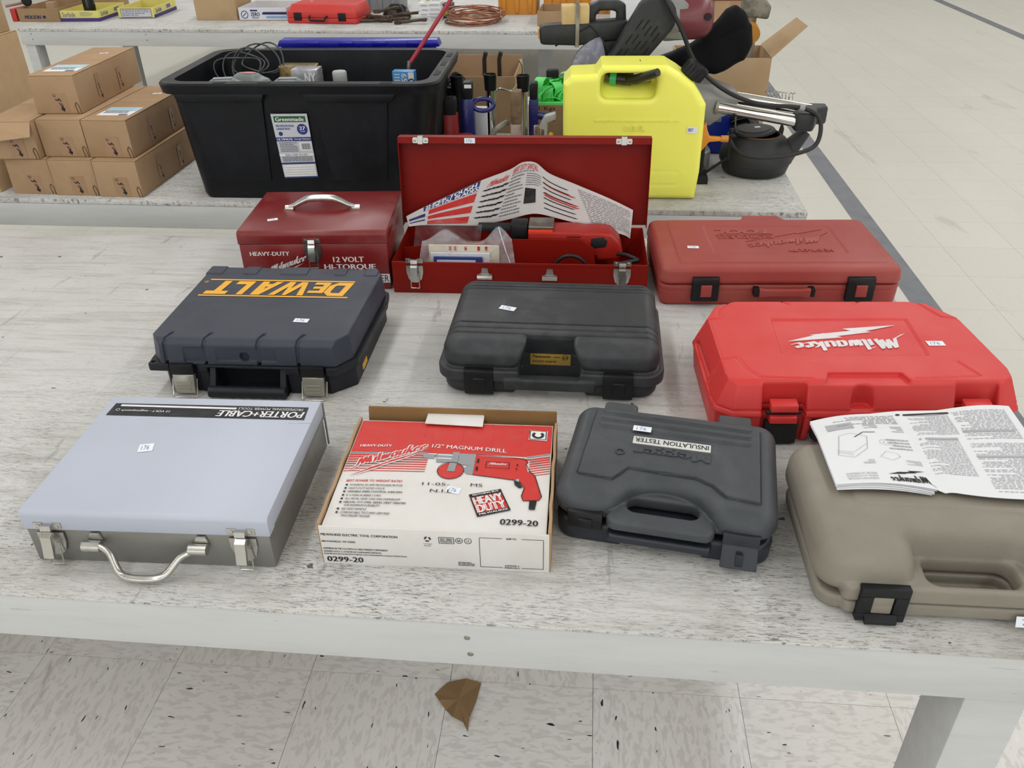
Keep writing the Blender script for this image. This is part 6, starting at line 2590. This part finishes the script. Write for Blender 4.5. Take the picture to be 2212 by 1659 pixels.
def far_table():
    YW = -8
    t = thing('beer_tray', 'brown cardboard beer flat at the left end of the far table', 'tray', (-2.925, 5.46, TZ), -5)
    tray(t, .255, .36, .075, m_card('grey_brown_card', 'a08464', '8d7152'), M_CARD)
    p = Print(on_front(0), .0008)
    p.text('MOLSON', UP(.040, .018, .140, .038), .05)
    p.disc(.160, .028, .009, 7)
    p.line([(.160, .028), (.172, .030)], .012)
    p.build('lettering', ink('molson_blue', (44, 40, 84)), t)
    k = MB()
    k.prism([(.06, .004), (.13, .004), (.11, .10), (.07, .10)], 'x', .150, .2)
    k.build('divider', M_CARD, t)
    t = thing('red_binder', 'red cardboard edge standing left of the beer flat', 'box', (-2.975, 5.475, TZ), -5)
    mb = MB()
    mb.box(0, 0, .0004, .032, .22, .072)
    mb.build('binder_body', pm('binder_red', (186, 40, 40), .5), t, bevel=.002)
    t = thing('rubber_mallet', 'black rubber mallet lying across the red cardboard edge', 'mallet', (-2.960, 5.52, TZ + .0765), 30)
    mb = MB()
    mb.tube([(-.05, 0, .008), (.06, 0, .022)], .008, 10)
    mb.build('handle', pm('mallet_handle', (150, 120, 104), .5), t, smooth=40)
    mb = MB()
    mb.tube([(.07, -.035, .030), (.07, -.028, .030), (.07, .028, .030), (.07, .035, .030)], [.020, .028, .028, .020], 16)
    mb.build('head', BLKM, t, smooth=40)
    yl = pm('tray_yellow', (222, 214, 120), .5)
    pu = pm('tray_purple', (66, 46, 122), .5)
    for x, y, w, d, yw, lab, panel in ((-2.668, 5.448, .238, .34, -5, 'yellow and purple drink flat next to the brown beer flat', False),
                                       (-2.352, 5.525, .222, .35, -3, 'yellow drink flat with white data panel on the far table', True)):
        t = thing('drink_tray', lab, 'tray', (x, y, TZ), yw, 'yellow drink flats')
        tray(t, w, d, .060, yl, M_CARD)
        for fn, L in ((on_front(0), w), (lambda u, v, k: (w + k, u, v), d)):
            p = Print(fn, .0006)
            p.rect(0, .001, L, .020 if not (panel and L == w) else .004)
            p.build('purple_band', pu, t)
        if panel:
            p = Print(on_front(0), .0008)
            p.rect(.020, .008, w - .016, .054)
            p.build('data_panel', pm('panel_grey', (206, 206, 214), .5), t)
            p = Print(on_front(0), .0012)
            p.frame(.020, .008, w - .016, .054, .0025)
            p.lines_of_text(UP(.028, .012, w - .022, .050), 4, 3, .45)
            p.build('panel_print', ink('panel_ink', (70, 70, 96)), t)
        else:
            p = Print(on_front(0), .0010)
            p.text('Surfside', UP(.014, .026, .095, .052), .02, .1)
            p.lines_of_text(UP(.125, .028, .205, .052), 4, 5, .45)
            p.build('lettering', ink('surf_ink', (110, 112, 150)), t)
        p = Print(lambda u, v, k: (w + k, u, v), .0010)
        p.text('Surfside', UP(.03, .026, .12, .052), .02, .1)
        p.rect(.20, .030, .26, .050)
        p.build('side_lettering', ink('surf_ink', (110, 112, 150)), t)
    t = thing('wrapped_bundle', 'glossy black wrapped bundle standing in the yellow drink flat', 'bundle', (-2.545, 5.585, TZ + .0085), 0)
    mb = MB()
    mb.tube([(0, 0, 0), (.004, 0, .06), (-.002, .004, .13)], [.034, .036, .030], 14)
    mb.build('bundle_wrap', pm('wrap_black', (14, 14, 15), .18), t, smooth=50)
    for x, y, w, d, h, lab in ((-2.86, 5.83 + .02, .42, .12, .13, 'brown carton behind the beer flat on the far table'),):
        t = carton('plain_carton', lab, x, y, 0, -8, w, d, h, M_CARD, False, 20, 'plain cartons on the far table', marks=False)
    carton('plain_carton', 'plain tan carton right of the drink flats on the far table', -1.840, 5.403, 0, -6, .252, .26, .20, M_CARD2, False, 21, 'plain cartons on the far table', marks=False)
    t = thing('white_tray', 'white and blue printed drink flat between tan carton and red case', 'tray', (-1.572, 5.357, TZ), -6)
    tray(t, .292, .30, .071, pm('tray_white', (220, 222, 230), .5), M_CARD)
    p = Print(on_front(0), .0008)
    p.text('ZERO', UP(.072, .026, .128, .046), .04)
    p.text('PROOF', UP(.080, .012, .120, .022), .02)
    p.rect(.072, .052, .116, .060)
    p.poly([(.140, .036), (.150, .048), (.292, .048), (.292, .034), (.150, .034)])
    p.ring(.036, .034, .020, .004)
    p.line([(.026, .026), (.046, .044)], .004)
    p.build('navy_print', ink('navy_ink', (40, 46, 96)), t)
    p = Print(on_front(0), .0008)
    p.rect(.165, .014, .290, .026)
    p.build('sky_print', ink('sky_ink', (130, 172, 214)), t)
    # red case
    t = thing('red_case', 'small red plastic case with black handle on the far table', 'tool case', (-1.262, 5.238, TZ), -12)
    rd = pm('case_red', (206, 56, 50), .45)
    mb = MB()
    mb.box(0, 0, .0005, .425, .25, .030)
    mb.build('case_base', rd, t, bevel=.006)
    mb = MB()
    mb.loft([[(x, y, .031) for x, y in rrect(0, 0, .425, .25, .015, 3)], [(x, y, .062) for x, y in rrect(.002, .002, .423, .248, .015, 3)],
             [(x, y, .098) for x, y in rrect(.018, .028, .408, .235, .02, 3)]])
    mb.build('lid', rd, t, bevel=.004)
    for x in (.045, .315):
        k = MB()
        k.box(x, -.006, .016, x + .045, .002, .058)
        k.build('latch', BLK, t, bevel=.002)
    k = MB()
    k.tube([(.140, -.003, .040), (.145, -.020, .034), (.150, -.022, .020), (.235, -.022, .020), (.242, -.020, .034), (.246, -.003, .040)], .006, 8)
    k.build('handle', BLK, t, smooth=50)
    price_tag(t, on_top(.098), .10, .15, .02, .012, 0, '')
    # rusty wrenches
    rnd = random.Random(8)
    specs = [(-.775, 5.20, 8, .20, 'rusty wrench reaching under the red case'), (-.72, 5.17, -38, .16, 'short rusty wrench lying crosswise in front of the wrench pile'),
             (-.685, 5.250, 60, .13, 'rusty wrench standing out of the middle of the pile'), (-.632, 5.195, -15, .13, 'rusty open-ended wrench at the front of the pile'),
             (-.575, 5.30, 35, .17, 'rusty wrench leaning toward the white boxes'), (-.535, 5.125, 4, .13, 'thin rusty rod beside the white boxes'), (-.70, 5.275, 15, .20, 'rusty wrench at the back of the pile')]
    for i, (x, y, a, L, lab) in enumerate(specs):
        z = [.001, .020, .052, .001, .020, .001, .001][i]
        t = thing('rusty_wrench', lab, 'wrench', (x, y, TZ + z), a - 8, 'rusty wrenches on the far table')
        mb = MB()
        mb.tube([(-L / 2, 0, .010), (L / 2, 0, .010 + (.012 if i % 2 else 0))], .0085, 8)
        mb.build('shank', RUST, t, smooth=40)
        k = MB()
        k.lathe([(.020, 0), (.020, .018), (.012, .018), (.012, .001)], c=(-L / 2 - .012, 0, .0), n=14)
        k.build('jaw', RUST, t, smooth=40)
        k = MB()
        k.prism([(L / 2 - .004, -.014), (L / 2 + .022, -.020), (L / 2 + .026, -.008), (L / 2 + .010, 0), (L / 2 + .026, .008), (L / 2 + .022, .020), (L / 2 - .004, .014)], 'z', .002 + (.012 if i % 2 else 0), .018 + (.012 if i % 2 else 0))
        k.build('open_end', RUST, t, bevel=.002)
    t = thing('steel_tool', 'dark polished steel tool behind the wrench pile', 'tool', (-.64, 5.37, TZ), -15)
    mb = MB()
    mb.loft([[(x * s, y * s, z) for x, y in rrect(-.085, -.035, .085, .035, .03, 4)] for s, z in ((1, .0005), (1, .02), (.75, .055), (.4, .075))])
    mb.build('shell', pm('dark_polished', (52, 50, 50), .25, .6), t, bevel=.003)
    # stack of white boxes
    for i in range(5):
        w = .125 if i < 4 else .085
        t = thing('small_white_box', ['lowest of the small white boxes stacked beside the copper wire', 'second small white box from the bottom of the stack', 'third small white box from the bottom of the stack',
                                      'fourth small white box, with a yellow sticker', 'narrow white box lying on top of the small box stack'][i], 'box',
                  (-.500 + [.008, 0, .006, .002, .035][i], 5.236 + [.004, 0, .002, .004, .03][i], TZ + .0003 + .0235 * i), -6 + [1, -1, 0, 1, 3][i], 'small white boxes in a stack')
        mb = MB()
        mb.box(0, 0, 0, w, .11, .0232)
        mb.build('box_body', PAPER, t, bevel=.001)
        p = Print(on_front(0), .0006)
        p.lines_of_text(UP(w * .5, .006, w * .95, .017), 2, i, .5)
        p.text('00000', UP(w * .12, .007, w * .40, .013), .02)
        p.build('box_print', INK_G, t)
        if i == 3:
            p = Print(on_top(.0233), .0005)
            p.disc(.045, .025, .018, 14)
            p.build('yellow_sticker', pm('sticker_yellow', (226, 220, 110), .5), t)
    t = thing('yellow_box', 'yellow and dark tool box right of the small white boxes', 'box', (-.372, 5.31, TZ), -8)
    mb = MB()
    mb.box(0, 0, .0004, .06, .1, .075)
    mb.build('box_body', pm('dark_navy_box', (40, 42, 60), .5), t, bevel=.002)
    k = MB()
    k.box(.004, -.001, .02, .056, .001, .045)
    k.build('yellow_panel', pm('panel_yellow', (200, 186, 60), .5), t)
    # copper wire coil
    t = thing('copper_wire_coil', 'loose coil of bare copper wire at the front of the far table', 'wire coil', (-.175, 5.17, TZ), -8)
    cu = pm('copper', (176, 120, 92), .32, .85, alt=(120, 78, 58), var=.7, vs_=30)
    for k_ in range(15):
        mb = MB()
        rx = .165 - .004 * (k_ % 6) + rnd.uniform(-.012, .012)
        ry = .155 + rnd.uniform(-.03, .03)
        ox, oy = rnd.uniform(-.02, .02), rnd.uniform(-.03, .03)
        ph = rnd.uniform(0, 6)
        zz = .004 + .0042 * k_
        n = 30
        mb.tube([(ox + rx * math.cos(2 * math.pi * i / n), oy + ry * math.sin(2 * math.pi * i / n), max(.004, zz + .012 * math.sin(2 * math.pi * i / n + ph))) for i in range(n)], .0030, 6, closed=True)
        mb.build('wire_loop', cu, t, smooth=60)
    # plastic bins
    orange = pm('bin_orange', (218, 146, 52), .42)
    grey = pm('bin_grey', (132, 134, 138), .45)

    def bin_(lab, x, y, w, d, h, yw, m):
        t = thing('parts_bin', lab, 'bin', (x, y, TZ), yw, 'moulded parts bins')
        mb = MB()
        L = [[(a, b, z) for a, b in rrect(i, i, w - i, d - i, .01, 3)] for i, z in ((.006, .0005), (.002, h - .02), (-.004, h - .018), (-.004, h), (.006, h), (.012, .008))]
        mb.loft(L)
        mb.build('bin_shell', m, t, smooth=35)
        n = max(2, int(w / .075))
        for i in range(n):
            cx = (i + .5) * w / n
            k = MB()
            k.prism([(cx - .016, h - .022), (cx + .016, h - .022), (cx + .009, .012), (cx - .009, .012)], 'y', -.006, .004)
            k.build('rib', m, t, bevel=.002)
    bin_('long grey ribbed bin behind the red case', -.965, 5.60, .33, .22, .15, -8, grey)
    bin_('orange ribbed bin behind the copper wire', -.045, 5.40, .235, .25, .15, -8, orange)
    bin_('larger orange ribbed bin behind the open cardboard tray', .225, 5.40, .50, .25, .17, -8, orange)
    t = thing('cardboard_tray', 'open brown cardboard tray in front of the orange bin', 'tray', (.178, 4.985, TZ), -8)
    tray(t, .235, .28, .075, M_CARD, M_CARD)
    t = thing('spray_bottle', 'clear bottle with maroon label standing behind the saw handle', 'bottle', (.50, 5.04, TZ), 0)
    mb = MB()
    mb.lathe([(.024, .0005), (.026, .004), (.026, .11), (.010, .14), (.009, .17), (.0005, .17)], n=18)
    mb.build('bottle_body', pm('bottle_pink', (206, 178, 182), .2), t, smooth=50)
    mb = MB()
    mb.lathe([(.0266, .05), (.0266, .10)], n=18, cap=(False, False))
    mb.build('label_band', pm('label_maroon', (92, 44, 52), .5), t, smooth=50)
    t = thing('white_carton', 'tall white sheet carton on the far table behind the miter saw', 'carton', (.60, 5.16, TZ), -8)
    mb = MB()
    mb.box(0, 0, .0004, .22, .10, .20)
    mb.build('box_body', PAPER, t, bevel=.002)
    t = thing('floor_carton', 'tall brown carton on the floor at the right end of the far table', 'carton', (1.09, 4.72, 0), -8)
    mb = MB()
    mb.box(0, 0, .0005, .22, .35, .85)
    mb.build('carton_body', M_CARD, t, bevel=.003)
    k = MB()
    k.box(.08, -.001, .2, .14, .001, .85)
    k.build('seam_tape', pm('clear_tape', (176, 140, 108), .35), t)
    t = thing('red_tool_tray', 'dark red metal tray lying on the brown floor carton', 'tray', (1.06, 4.72, .8505), -8)
    mb = MB()
    mb.box(0, 0, 0, .21, .30, .05)
    mb.build('tray_body', pm('tray_red', (140, 26, 20), .4), t, bevel=.004)


far_table()
